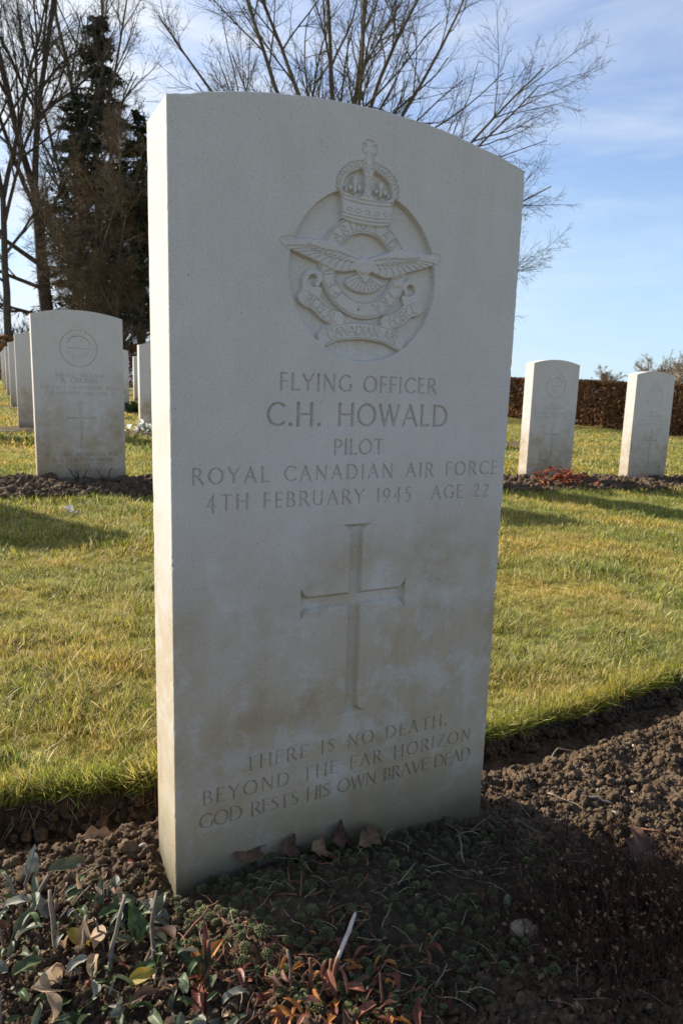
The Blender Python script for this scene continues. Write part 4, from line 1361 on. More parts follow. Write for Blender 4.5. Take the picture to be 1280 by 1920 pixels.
bare_tree('bare_tree', 'tall dark bare tree with thick forked trunk at the left', 2.0, 24.6, 11, 6.0, .25, (0,) * 6 + (.06, .05), [
    (12, .15, .35, .8, .26, .5, .08, .05, 7), (9, .12, .4, .9, .35, .6, .10, .03, 5), (8, .15, .4, 1.0, .4, .65, .11, .03, 4)], MAT['bark_dark'],
    limb_dirs=[(1.0, (-.16, 0, 1), 10.5, 0.122), (1.0, (.14, .1, 1), 11.0, 0.115), (.9, (-.5, -.2, .9), 7.0, 0.086), (.78, (.45, .2, 1), 6.5, 0.072), (.62, (-.9, .1, .55), 5.5, .09), (.5, (-1, -.2, .25), 4.6, .07), (.55, (.9, -.3, .5), 4.0, .07), (.36, (-1, .3, .1), 4.2, .06)], minr=.0055)
bare_tree('bare_tree', 'thin bare tree at the far left edge with a slender straight trunk', .72, 22.6, 12, 5.2, .125, (0,) * 6 + (.06, .05), [
    (11, .15, .35, .8, .28, .5, .08, .05, 6), (8, .12, .4, .9, .35, .6, .10, .03, 5), (8, .15, .4, 1.0, .4, .65, .11, .03, 4)], MAT['bark_dark'],
    limb_dirs=[(1.0, (-.1, 0, 1), 6.0, .085), (1.0, (.26, .1, 1), 6.5, .08), (.8, (-.6, .1, .7), 4.5, .06), (.7, (.6, -.1, .7), 3.6, .05), (.55, (-.8, 0, .5), 3.2, .045), (.86, (.15, -.3, 1), 5, .06)], minr=.005)
bare_tree('bare_tree', 'slender bare tree filling the sky between the tall dark tree and the conifer', 2.9, 27.6, 13, 6.5, .17, (0,) * 6 + (.05, .05), [
    (12, .12, .3, .7, .25, .45, .07, .05, 6), (9, .12, .4, .9, .35, .6, .10, .03, 5), (8, .15, .4, 1.0, .4, .65, .11, .03, 4)], MAT['bark'],
    limb_dirs=[(1.0, (-.08, 0, 1), 9.5, .11), (1.0, (.12, .1, 1), 9.5, .11), (.8, (-.4, .1, 1), 7.5, .09), (.7, (.45, -.1, 1), 6.6, .08), (.6, (-.6, 0, .8), 5.2, .07), (.9, (.1, -.3, 1), 8, .08)], minr=.005)
for i, (x, y, h, sd, lb) in enumerate(((3.25, 23.4, 8.6, 21, 'brown twiggy bare tree in front of the conifer, left one'), (4.35, 24.2, 10.6, 22, 'brown twiggy bare tree in front of the conifer, middle and tallest one'),
                                       (5.25, 23.6, 9.8, 23, 'brown twiggy bare tree in front of the conifer, right one'), (3.75, 22.9, 5.4, 24, 'low brown twiggy thicket tree just above the R. CRONIN stone'))):
    bare_tree('twiggy_tree', lb, x, y, sd, h * .62, .07, (14, .10, .3, .8, h * .22, h * .55, .07, .03), [
        (13, .08, .35, .9, .3, .6, .09, -.01, 6), (11, .08, .4, 1.0, .35, .65, .11, -.05, 4), (6, .1, .4, 1.0, .4, .7, .12, -.06, 3)], MAT['bark_brown'], group='brown twiggy trees', minr=.0055)

def conifer(label, x, y, h, base_r, seed, bare=1.2, dens=1.0):
    r = np.random.default_rng(seed)
    zb = float(lawn_z(x, y)) - .1
    t = thing('conifer', label, 'tree', (x, y, zb), 0, 'dark conifers')
    P, Rr = grow(np.zeros((1, 3)), np.array([[0, 0, 1.]]), np.array([h]), np.array([.17]), 12, .008, 0, r, .1)
    V, F = tubes(P, Rr, 8)
    obj('trunk', npmesh('trunk', V, F, smooth=True, mat=MAT['bark_dark']), t)
    nb = int(190 * dens)
    hh = bare + (h - bare) * r.random(nb) ** .85
    az = r.uniform(0, 6.28, nb)
    L = base_r * (1 - (hh - bare) / (h - bare)) ** .75 * r.uniform(.55, 1.15, nb) + .25
    d = np.stack([np.cos(az), np.sin(az), r.uniform(-.25, .25, nb)], 1)
    B, Br = grow(np.stack([az * 0, az * 0, hh], 1), d, L, np.full(nb, .022), 6, .07, -.05, r, .3)
    V1, F1 = tubes(B, Br, 3)
    # sprays of needles: small drooping blades set along every branch
    ns = 64
    tt = r.uniform(.12, 1.0, (nb, ns))
    f = tt * 5
    i = np.clip(f.astype(int), 0, 4)
    bi = np.arange(nb)[:, None]
    pos = B[bi, i] * (1 - (f - i))[..., None] + B[bi, i + 1] * (f - i)[..., None]
    pos = pos.reshape(-1, 3)
    k = len(pos)
    ln_ = np.repeat(L, ns) * r.uniform(.08, .2, k) + .10
    a = r.uniform(0, 6.28, k)
    dr = np.stack([np.cos(a), np.sin(a), r.uniform(-1.1, .2, k)], 1)
    dr /= np.linalg.norm(dr, axis=1, keepdims=True)
    sd = np.cross(dr, r.normal(0, 1, (k, 3)))
    sd /= np.linalg.norm(sd, axis=1, keepdims=True) + 1e-9
    w = (.012 + .022 * r.random(k))[:, None]
    q0 = pos
    q1 = pos + dr * ln_[:, None] * .5 + sd * w
    q2 = pos + dr * ln_[:, None]
    q3 = pos + dr * ln_[:, None] * .5 - sd * w + np.array([0, 0, -.02])
    V2 = np.stack([q0, q1, q2, q3], 1).reshape(-1, 3)
    F2 = np.arange(k * 4).reshape(-1, 4)
    me = npmesh('crown', np.concatenate([V2]), F2, mat=MAT['needle'])
    obj('crown', me, t)
    obj('branches', npmesh('branches', V1, F1, mat=MAT['bark_dark']), t)
    return t
conifer('tall dark conifer with the highest pointed top, left of the big headstone', 4.15, 26.8, 12.4, 2.1, 31, 2.2, 1.5)
conifer('shorter dark conifer with a visible bare trunk, close beside the big headstone', 4.75, 23.6, 8.6, 1.5, 32, 1.9, .8)
conifer('dark conifer just left of the tallest one, lower and narrower', 3.2, 26.0, 9.6, 1.6, 33, 2.0, .8)

# far trees over the hedge on the right
for i, (pxd, dist, h, sd, lb) in enumerate(((52.3, 112, 12.0, 41, 'distant round bare tree above the hedge at the right edge'), (50.9, 118, 10.6, 44, 'distant bare tree just above the top of the rightmost headstone'),
                                            (47.4, 130, 8.6, 42, 'small distant bare tree above the hedge between two right headstones'), (55.5, 120, 11.0, 43, 'distant bare tree just past the right edge behind the hedge'))):
    a = math.radians(pxd)
    x, y = CAM[0] + dist * math.sin(a), CAM[1] + dist * math.cos(a)
    bare_tree('bare_tree', lb, x, y, sd, h * .3, .24, (14, .3, .3, 1.25, h * .35, h * .62, .08, .04), [
        (10, .12, .35, .9, .3, .55, .09, .03, 5), (9, .1, .4, 1.0, .35, .6, .11, .02, 4), (5, .1, .4, 1.0, .35, .65, .11, .02, 3)], MAT['bark_brown'], group='distant bare trees', minr=.012)

# ------------------------------------------------------------------ hedges
def hedge(label, ax, ay, bx, by, wid, hgt, n, leaf, mat, seed, z0=None):
    r = np.random.default_rng(seed)
    L = math.hypot(bx - ax, by - ay)
    dx, dy = (bx - ax) / L, (by - ay) / L
    t = thing('hedge', label, 'hedge', (ax, ay, 0))
    # leaves thick over the clipped faces, thinner inside
    u = r.random(n) * L
    face = r.random(n)
    v = np.where(face < .42, -wid / 2, np.where(face < .55, wid / 2, r.uniform(-wid / 2, wid / 2, n)))
    h = np.where(face < .55, hgt * r.random(n) ** .85, np.where(face < .8, hgt, hgt * r.random(n)))
    dep = np.abs(r.normal(0, .05, n))
    v = np.where(face < .42, v + dep, np.where(face < .55, v - dep, v)) + .05 * (fbm(u * 1.7, h * 3, seed, 3) - .5)
    h = np.where((face >= .55) & (face < .8), h - dep * .6, h) + .09 * (fbm(u * 3.1, u * 0 + v, seed + 2, 4) - .5)
    gap = fbm(u * 1.6, h * 2.2 + 5, seed + 4, 4)
    keep = r.random(n) < np.clip(1.25 * (gap - .28) / .22, .30, 1)
    u, v, h = u[keep], v[keep], h[keep]
    m = len(u)
    wx, wy = ax + dx * u - dy * v, ay + dy * u + dx * v
    c = np.stack([wx - ax, wy - ay, lawn_z(wx, wy) + h], 1)
    d1 = r.normal(0, 1, (m, 3))
    d1 /= np.linalg.norm(d1, axis=1, keepdims=True)
    d2 = np.cross(d1, r.normal(0, 1, (m, 3)))
    d2 /= np.linalg.norm(d2, axis=1, keepdims=True) + 1e-9
    s = leaf * r.uniform(.6, 1.3, (m, 1))
    V = np.stack([c - d1 * s, c + d2 * s * .5, c + d1 * s, c - d2 * s * .5], 1).reshape(-1, 3)
    o = obj('leaves', npmesh('leaves', V, np.arange(m * 4).reshape(-1, 4), mat=mat), t, kind='stuff')
    # woody stems inside
    k = int(L * 60)
    u = r.random(k) * L
    v = r.uniform(-wid * .42, wid * .42, k)
    wx, wy = ax + dx * u - dy * v, ay + dy * u + dx * v
    P, Rr = grow(np.stack([wx - ax, wy - ay, lawn_z(wx, wy) - .05], 1), np.stack([r.normal(0, .25, k), r.normal(0, .25, k), np.ones(k)], 1), np.full(k, hgt * .98) * r.uniform(.75, 1.10, k), r.uniform(.006, .014, k), 6, .12, .02, r, .4)
    V, F = tubes(P, Rr, 3)
    obj('stems', npmesh('stems', V, F, mat=MAT['wood_dark']), t, kind='stuff')
    return t
hedge('clipped beech hedge with brown dead leaves along the right boundary', 11.4, 1.0, 11.4, 24.0, .9, .93, 210000, .032, MAT['beech'], 51)
hedge('dark clipped hedge closing the cemetery at the far end of the rows', -7.0, 22.9, 11.0, 22.9, .9, 1.25, 50000, .05, MAT['beech'], 52)

# far woodland on the horizon at the left
nw = 260
r = np.random.default_rng(61)
VV, FF, off = [], [], 0
for i in range(nw):
    a = math.radians(r.uniform(-14, 10))
    d = r.uniform(120, 190)
    bx, by = d * math.sin(a), d * math.cos(a)
    P, Rr = grow(np.zeros((14, 3)) + [bx, by, float(lawn_z(bx, by)) + .5], np.stack([r.normal(0, .35, 14), r.normal(0, .35, 14), np.ones(14)], 1), r.uniform(4, 9.5, 14), np.full(14, .10), 5, .1, .02, r, .3)
    P2, d2, l2, r2_ = sprout(P, Rr, np.full(14, 7.0), 9, .2, .3, .9, .2, .4, .6, r)
    P3, R3 = grow(P2, d2, l2, np.full(len(l2), .05), 4, .1, .02, r, .4)
    for PP, RR in ((P, Rr), (P3, R3)):
        V, F = tubes(PP, RR, 3)
        VV.append(V)
        FF.append(F + off)
        off += len(V)
obj('far_woods', npmesh('far_woods', np.concatenate(VV), np.concatenate(FF), mat=MAT['bark_dark']), kind='stuff')

# ------------------------------------------------------------------ leaves and small plants
def leaf_mesh(name, L, W, mat, curl=.6, fold=.5, tip=1.2, seed=0, nu=12, nv=5, lobes=0, wav=.0, thick=0, twist=0.0):
    """blade along +x from the stalk, normal +z: outline, folded midrib, bend along the length"""
    r = np.random.default_rng(seed)
    u = np.linspace(0, 1, nu)
    prof = np.sin(np.pi * u ** .8) ** .75 * (1 - .25 * u ** tip)
    if lobes:
        prof = (.30 + .70 * np.sin(np.pi * u ** .85)) * (.80 + .20 * np.cos(u * lobes * 2 * math.pi + 2.6)) * (1 - u ** 7) * sstep(0, .12, u + .02)
        prof = np.maximum(prof, .06 * (1 - u ** 6))
    prof = np.maximum(prof, .03)
    ph = r.uniform(0, 6)
    V = []
    x = z = 0.0
    th = -curl * .35
    for i in range(nu):
        jl, jr = r.normal(1, .07, 2)
        tw = twist * u[i]
        for s in np.linspace(-1, 1, nv):
            w = W / 2 * prof[i] * abs(s) * np.sign(s) * (jl if s < 0 else jr)
            up_ = abs(s) ** 1.3 * W / 2 * prof[i] * fold + wav * W * math.sin(u[i] * 9 + ph + s) * abs(s)
            yy, zz = w * math.cos(tw) - up_ * math.sin(tw), w * math.sin(tw) + up_ * math.cos(tw)
            V.append((x - math.sin(th) * zz, yy, z + math.cos(th) * zz))
        st = L / (nu - 1)
        x += math.cos(th) * st
        z += math.sin(th) * st
        th += -curl / (nu - 1) * (1.6 if u[i] > .5 else .7)
    me = npmesh(name, V, grid_faces(nu, nv), smooth=True, mat=mat)
    return me
def tube_mesh(name, pts, rad, mat, sides=6, cap=True):
    P = np.array(pts, float)[None]
    Rr = np.array(rad, float)[None] if not np.isscalar(rad) else np.full((1, len(pts)), rad)
    V, F = tubes(P, Rr, sides)
    n = len(pts)
    V = np.concatenate([V, P[0, :1], P[0, -1:]])
    j = np.arange(sides)
    c0 = np.stack([np.full(sides, len(V) - 2), (j + 1) % sides, j], 1)
    c1 = np.stack([np.full(sides, len(V) - 1), (n - 1) * sides + j, (n - 1) * sides + (j + 1) % sides], 1)
    return npmesh(name, V, [F, c0, c1], smooth=True, mat=mat)
def stem_pts(p0, p1, n=6, wob=.04, sag=0, seed=0):
    r = np.random.default_rng(seed)
    p0, p1 = np.array(p0, float), np.array(p1, float)
    L = np.linalg.norm(p1 - p0)
    t = np.linspace(0, 1, n)[:, None]
    P = p0 + (p1 - p0) * t + r.normal(0, wob * L, (n, 3)) * np.sin(t * 3.14) ** .6
    P[:, 2] += sag * L * np.sin(t[:, 0] * 3.14)
    return P

# leafy grey-green clump, lower left
rp = np.random.default_rng(71)
clump = thing('leafy_perennial', 'low clump of grey-green oval leaves and cut woody stems left of the big headstone', 'plant', (-.11, -.01, Gs(-.11, -.01)))
c0 = np.array([-.11, -.01, Gs(-.11, -.01)])
LM = []
for i in range(7):
    LM.append(leaf_mesh('leaf', 1.0, .36 + .06 * (i % 3), [MAT['sage'], MAT['sage_grey'], MAT['deep_green'], MAT['sage'], MAT['sage'], MAT['sage_grey'], MAT['deep_green']][i], .5 + 1.0 * i / 7, .6, 1.2, 80 + i, 12, 7, wav=.08))
LM_dry = [leaf_mesh('leaf', 1.0, .5, MAT['tan'], 1.4, .9, 1.2, 90, 10, 5, wav=.12), leaf_mesh('leaf', 1.0, .5, MAT['yellow'], .9, .6, 1.2, 91, 10, 5, wav=.1), leaf_mesh('leaf', 1.0, .42, MAT['oak_dark'], 1.5, .9, 1.2, 92, 10, 5, wav=.1)]
def add_leaf(parent, me, p, L, az, pitch, roll=0.0, name='leaf'):
    o = obj(name, me, parent, rot=(roll, -pitch, az), scl=L)
    o.location = Vector(p) - (parent.location if parent else Vector((0, 0, 0)))
    return o
def clump_in(x, y):
    # roughly the wedge the plant fills: dense towards the lower left corner
    return (x < -.035 - .35 * (y + .02)) if y < .02 else (x < -.075 - .2 * y)
cnt = 0
while cnt < 330:
    x, y = rp.uniform(-.26, .0), rp.uniform(-.22, .085)
    if not clump_in(x, y):
        continue
    if y > .03 and rp.random() < .55:
        continue
    cnt += 1
    h = rp.uniform(.002, .034) * (1 if y < .03 else .6)
    L = rp.uniform(.011, .027)
    q = rp.random()
    me = LM[rp.integers(0, 7)] if q < .86 else LM_dry[0 if q < .91 else (1 if q < .945 else 2)]
    add_leaf(clump, me, (x, y, Gs(x, y) + .005 + h), L, rp.uniform(0, 6.28), rp.uniform(-.35, 1.15), rp.normal(0, .55))
for i in range(52):
    x, y = rp.uniform(-.24, -.03), rp.uniform(-.20, .05)
    if not clump_in(x, y):
        x -= .06
    z = Gs(x, y)
    L = rp.uniform(.02, .05)
    a = rp.uniform(0, 6.28)
    tl = rp.uniform(.1, .8)
    p1 = np.array([x + math.cos(a) * L * tl, y + math.sin(a) * L * tl, z + L * math.sqrt(max(.1, 1 - tl * tl))])
    pts = stem_pts((x, y, z - .004), p1, 6, .03, 0, 200 + i) - c0
    obj('stem', tube_mesh('stem', pts, np.linspace(.0017, .0012, 6) * rp.uniform(.55, 1.0), MAT['stem']), clump)
# hand-placed leaves and stems that show in the photograph
for (x, y, h, L, az, pi_, ro, k) in ((-.052, -.018, .010, .034, 1.9, 1.15, .2, 2), (-.030, -.020, .012, .034, .7, .65, -.4, 0), (-.040, -.012, .014, .030, 2.0, 1.0, .5, 0), (-.072, .012, .012, .034, 1.2, 1.2, .1, 0),
                                     (-.062, .016, .012, .036, .9, .8, .5, 1), (-.045, -.050, .010, .045, 1.7, 1.35, .1, 2), (-.065, -.048, .010, .032, .5, .3, -.5, 1), (-.118, .02, .012, .040, 2.0, .9, .3, 1), (-.125, .055, .008, .030, 1.6, .9, 0, 0),
                                     (-.128, .090, .004, .040, 1.0, 1.05, .9, 1), (-.10, -.005, .014, .036, 3.5, .2, .3, 2)):
    add_leaf(clump, LM[k], (x, y, Gs(x, y) + h * .7), L * .82, az, pi_, ro)
add_leaf(clump, LM_dry[1], (-.105, -.022, Gs(-.105, -.022) + .022), .030, 5.6, -.1, .3)
for i, (x, y, dx, dy, L) in enumerate(((-.083, -.075, .045, .05, .075), (-.05, -.085, .035, .06, .07), (-.135, .03, -.03, .045, .055), (-.115, -.03, .0, .06, .06), (-.10, -.06, .02, .05, .05), (-.15, .0, .06, .05, .06))):
    z = Gs(x, y)
    pts = stem_pts((x, y, z), (x + dx * .6, y + dy * .6, z + L * .8), 6, .02, 0, 260 + i) - c0
    obj('stem', tube_mesh('stem', pts, np.linspace(.0024, .0017, 6), MAT['stem']), clump)
# holed leaf standing on the soil
def single(name, label, cat, me, x, y, h, L, az, pitch, roll=0.0, group=None):
    o = obj(name, me, None, (x, y, G(x, y) + h), (roll, -pitch, az), L)
    return tag(o, label, cat, group)
single('fallen_leaf', 'long green leaf with yellow edge lying on bare soil at the left', 'leaf', leaf_mesh('fallen_leaf', 1, .30, MAT['sage'], .5, .5, 1.2, 301, 14, 5), -.112, .092, .008, .052, .05, .12, .5)
single('fallen_leaf', 'narrow grey leaf standing upright at the left edge of the bed', 'leaf', leaf_mesh('fallen_leaf', 1, .24, MAT['sage_grey'], .2, .4, 1.2, 302, 12, 5), -.135, .085, .003, .040, .9, 1.1, .2)
single('fallen_leaf', 'pale grey insect-eaten leaf standing on soil left of the sedum', 'leaf', leaf_mesh('fallen_leaf', 1, .55, MAT['sage_grey'], .4, .4, 1.2, 303, 12, 5, lobes=2), -.018, -.045, .004, .040, 2.2, .85, .4)
single('fallen_leaf', 'curled pinkish papery dry leaf in the lower left clump', 'leaf', leaf_mesh('fallen_leaf', 1, .62, MAT['tan'], 1.8, 1.2, 1.2, 304, 12, 7, wav=.1), -.085, -.060, .022, .036, 1.3, .5, .6)
single('fallen_leaf', 'tan crumpled leaf at the bottom left corner of the bed', 'leaf', leaf_mesh('fallen_leaf', 1, .55, MAT['tan'], 1.6, 1.0, 1.2, 305, 12, 7, wav=.14), -.135, -.075, .020, .045, .1, .1, .3)

# oak leaves
def oak(label, x, y, h, L, az, pitch, roll, seed, dark=False, curl=.9, W=.55, lobes=4):
    me = leaf_mesh('oak_leaf', 1, W, MAT['oak_dark' if dark else 'oak'], curl, .35, 1.2, seed, 26, 7, lobes=lobes, wav=.09, twist=.5)
    return single('oak_leaf', label, 'leaf', me, x, y, h, L, az, pitch, roll)
oak('dry oak leaf leaning on the foot of the headstone, leftmost in its row', .070, -.010, .012, .052, 1.2, .9, .3, 311, True, .4, .85)
oak('curled dry oak leaf second from left against the headstone base', .108, -.016, .019, .046, .15, .25, .8, 312, True, 1.2, .6)
oak('small crumpled oak leaf in the middle of the headstone base', .136, -.028, .018, .040, .1, .15, .6, 313, False, 1.2, .6)
oak('dark red-brown oak leaf flat against the headstone base', .166, -.016, .020, .054, .2, .15, .9, 314, True, .9, .6)
oak('twisted tan oak leaf rightmost of those against the headstone base', .190, -.032, .017, .062, .30, .15, .5, 315, False, .8, .42)
oak('large dull leaf lying in the shaded sedum near the broken pale stalk', .145, -.142, .006, .040, 1.5, .25, .2, 316, True, .7, .8)
oak('pale curled oak leaf in the trench right of the headstone', .615, .190, .006, .080, -.55, -.12, .4, 317, False, .5, .40)
oak('flat brown oak leaf in the dark trench left of the headstone', -.072, .140, .006, .062, -.12, .0, .1, 318, False, .6, .5)
oak('large dark red leaf leaning beside the dry shrub at the right', .500, -.150, .003, .055, 1.0, .7, .2, 319, True, .4, .9)
oak('russet leaf caught in the grass right of the headstone', .840, .520, .030, .040, .3, .4, .3, 320, True, .9)
oak('tan leaf at the right edge of the bed by the dry shrub', .590, -.150, .004, .05, 2.4, .2, .3, 321, False, .9)

# twigs and straws on the soil
def twig(label, p0, p1, rad, mat, sag=0, seed=0, name='twig', cat='twig'):
    P = stem_pts(p0, p1, 8, .03, sag, seed)
    o = P[0].copy()
    ob = obj(name, tube_mesh(name, P - o, np.linspace(rad, rad * .6, 8), MAT[mat]), None, tuple(o))
    return tag(ob, label, cat)
g_ = lambda x, y, h=.003: (x, y, G(x, y) + h)
twig('curved pale straw arched over the soil crest at the right', g_(.585, .098), g_(.655, .108, .004), .0011, 'straw', .22, 401, 'straw', 'straw')
twig('thin dry twig sloping across the sunlit soil right of the headstone', g_(.492, -.002, .012), g_(.512, -.052), .0010, 'straw', .05, 402)
twig('thicker grey-brown twig lying on the soil right of the headstone', g_(.525, -.015, .005), g_(.565, -.045, .006), .0026, 'stem', .05, 403)
twig('reddish twig at the right edge pointing at the big dark leaf', g_(.545, -.105, .012), g_(.64, -.190, .010), .0013, 'red_stem', .02, 404)
twig('pale upright needle of straw near the right foot of the headstone', g_(.302, -.073, .004), (.300, -.063, .022), .0009, 'straw', 0, 405, 'straw', 'straw')
twig('short pale straw standing on soil in the left bed', g_(-.095, .062), g_(-.055, .068, .008), .0009, 'straw', .06, 406, 'straw', 'straw')
twig('thin twig lying on the left soil below the yellow-edged leaf', g_(-.085, .045, .004), g_(-.060, .075, .010), .0009, 'stem', .05, 407)
twig('long red-brown runner crossing behind the red pointed shoot', g_(-.020, -.080, .012), g_(.030, -.045, .012), .0016, 'red_stem', .06, 408, 'runner', 'stem')

# pebbles
pm = [lump_mesh(600 + i, .22, 2, .62, MAT['pebble_pale']) for i in range(4)] 
pb = [lump_mesh(620 + i, .20, 2, .6, MAT['pebble_buff']) for i in range(3)]
peb = obj('pebble', lump_mesh(640, .3, 3, .75, MAT['pebble_dull']), None, (.311, -.160, G(.311, -.160) + .006), (.1, .2, -.2), (.017, .0115, .0125))
peb.location = (.303, -.172, G(.303, -.172) + .004)
tag(peb, 'large smooth buff pebble in the shade right of the sedum', 'pebble')
sl = lump_mesh(641, .3, 2, .5, MAT['sage_grey'])
tag(obj('slate_chip', sl, None, (.300, -.146, G(.300, -.146) + .014), (.3, 1.1, .8), (.018, .004, .006)), 'thin grey upright chip beside the buff pebble', 'stone')
spots = [(.534, -.008, .0065, 1), (.577, -.009, .0055, 0), (.617, .063, .0050, 0), (.476, -.045, .0042, 0), (.66, -.068, .0060, 1), (-.049, .116, .0055, 0), (-.015, .088, .0060, 0), (-.062, .108, .0050, 1), (-.081, .092, .0060, 1), (-.042, .041, .0035, 0),
         (.70, .01, .005, 0), (.62, -.03, .004, 1), (.50, .035, .004, 0), (.545, -.065, .005, 0), (.74, .07, .005, 1), (.80, .13, .005, 0), (-.03, .055, .003, 0), (-.07, .02, .004, 1), (.45, .02, .003, 0), (.58, .12, .004, 0),
         (.43, -.075, .0035, 0), (.46, -.085, .003, 0), (.66, .03, .003, 0), (.53, .05, .003, 1), (-.115, .115, .004, 0), (-.02, .12, .004, 0)]
for i, (x, y, s, b) in enumerate(spots):
    s *= .78
    o = obj('stone_chip', (pb[i % 3] if b else pm[i % 4]), None, (x, y, G(x, y) + s * .45), (rng.uniform(-.3, .3), rng.uniform(-.3, .3), rng.uniform(0, 6)), (s, s * rng.uniform(.6, .9), s * .9))
    tag(o, 'small buff pebble lying on the crumbly bare soil' if b else 'small pale stone chip lying on the crumbly bare soil', 'stone', 'stone chips on the soil')

# ------------------------------------------------------------------ sedum
def rosette(seed, mat, n=58, up_=1.0):
    """a tight little dome of stubby leaves"""
    r = np.random.default_rng(seed)
    V, F = [], []
    for i in range(n):
        t = (i + .5) / n
        a = i * 2.39996 + r.normal(0, .10)
        el = math.asin(1 - 1.12 * t) if 1 - 1.12 * t > -1 else -1.2
        d = np.array([math.cos(a) * math.cos(el), math.sin(a) * math.cos(el), math.sin(el) * up_ + .12])
        d /= np.linalg.norm(d)
        s = np.array([-math.sin(a), math.cos(a), 0])
        u_ = np.cross(s, d)
        L0, L1 = .45, r.uniform(.86, 1.06)
        w = .115
        base = len(V)
        b = d * L0
        m = d * (L0 + (L1 - L0) * .62)
        V += [b + s * w * .8, b - s * w * .8, m + s * w, m - s * w, m + u_ * w * .75, m - u_ * w * .75, d * L1 + u_ * w * .3]
        q = [[0, 2, 4], [0, 4, 1], [1, 4, 3], [4, 2, 6], [3, 4, 6], [0, 5, 2], [1, 3, 5], [5, 6, 2], [5, 3, 6]]
        F += [[base + k for k in f] for f in q]
    return npmesh('rosette', np.array(V), np.array(F), smooth=True, mat=mat)
ros = [rosette(800 + i, MAT['sedum'], 52 + 5 * (i % 3)) for i in range(4)] + [rosette(810 + i, MAT['sedum_tip'], 46) for i in range(2)]
mat_ = thing('sedum_mat', 'carpet of small green sedum rosettes at the foot of the big headstone', 'plant', (.15, -.08, Gs(.15, -.08)))
cand = []
rs = np.random.default_rng(91)
cells = {}
tries = 0
while tries < 40000:
    tries += 1
    x, y = rs.uniform(-.02, .43), rs.uniform(-.25, .004)
    d = float(sedum_density(np.array(x), np.array(y)))
    if rs.random() > d:
        continue
    if (0 <= x <= .381 and y > -.004) or math.hypot(x - .303, y + .172) < .024:
        continue
    s = rs.uniform(.0040, .0088) * (1.0 if x < .14 else .88)
    key = (int(x / .012), int(y / .012))
    ok = True
    for ii in (-1, 0, 1):
        for jj in (-1, 0, 1):
            for (qx, qy, qs) in cells.get((key[0] + ii, key[1] + jj), ()):
                if (qx - x) ** 2 + (qy - y) ** 2 < (.74 * (qs + s)) ** 2:
                    ok = False
    if ok:
        cells.setdefault(key, []).append((x, y, s))
        cand.append((x, y, s))
cand = [c for c in cand if fbm(np.array([c[0] * 42]), np.array([c[1] * 42]), 95, 2)[0] > (.30 if c[0] < .15 else .20)]
cand.sort(key=lambda c: ((c[0] - CAM[0]) ** 2 + (c[1] - CAM[1]) ** 2) / c[2] ** 2)
big, rest = cand[:300], cand[300:]
for (x, y, s) in big:
    k = rs.integers(0, 4) if rs.random() < (.88 if x < .12 else .50) else rs.integers(4, 6)  # more brown rosettes where the stone's shadow falls, shade put into their colour
    o = obj('rosette', ros[k], mat_, rot=(rs.normal(0, .22), rs.normal(0, .22), rs.uniform(0, 6.28)), scl=s)
    o.location = Vector((x, y, G(x, y) + .0035 + .004 * rs.random())) - mat_.location
if rest:
    A = np.array(rest)
    scatter('rosettes', np.stack([A[:, 0], A[:, 1], bed_z(A[:, 0], A[:, 1]) + soil_relief(A[:, 0], A[:, 1]) + .0035 + .004 * rs.random(len(A))], 1) - np.array(mat_.location), np.stack([rs.normal(0, .22, len(A)), rs.normal(0, .22, len(A)), rs.uniform(0, 6.28, len(A))], 1),
            A[:, 2], ros, np.where(rs.random(len(A)) < .45, rs.integers(0, 4, len(A)), rs.integers(4, 6, len(A))), parent=mat_, kind='stuff')
# dry straws and roots in the sedum
n = 230
x = rs.uniform(0, .45, n)
y = rs.uniform(-.27, -.015, n)
a = rs.uniform(0, 6.28, n)
L = rs.uniform(.010, .034, n)
st = np.stack([x, y, bed_z(x, y) + rs.uniform(.006, .016, n)], 1)
P, Rr = grow(st, np.stack([np.cos(a), np.sin(a), rs.uniform(-.1, .6, n)], 1), L, rs.uniform(.00025, .0005, n), 8, .14, -.08, rs, .6)
V, F = tubes(P, Rr, 4)
obj('straw_litter', npmesh('straw_litter', V, F, smooth=True, mat=MAT['straw']), kind='stuff')
n = 240
x = rs.uniform(-.02, .19, n)
y = rs.uniform(-.25, -.04, n)
a = rs.uniform(0, 6.28, n)
P, Rr = grow(np.stack([x, y, bed_z(x, y) + rs.uniform(.004, .014, n)], 1), np.stack([np.cos(a), np.sin(a), rs.uniform(0, .8, n)], 1), rs.uniform(.008, .026, n), rs.uniform(.0004, .0009, n), 6, .18, -.06, rs, .6)
V, F = tubes(P, Rr, 4)
obj('dry_stem_litter', npmesh('dry_stem_litter', V, F, smooth=True, mat=MAT['red_stem']), kind='stuff')

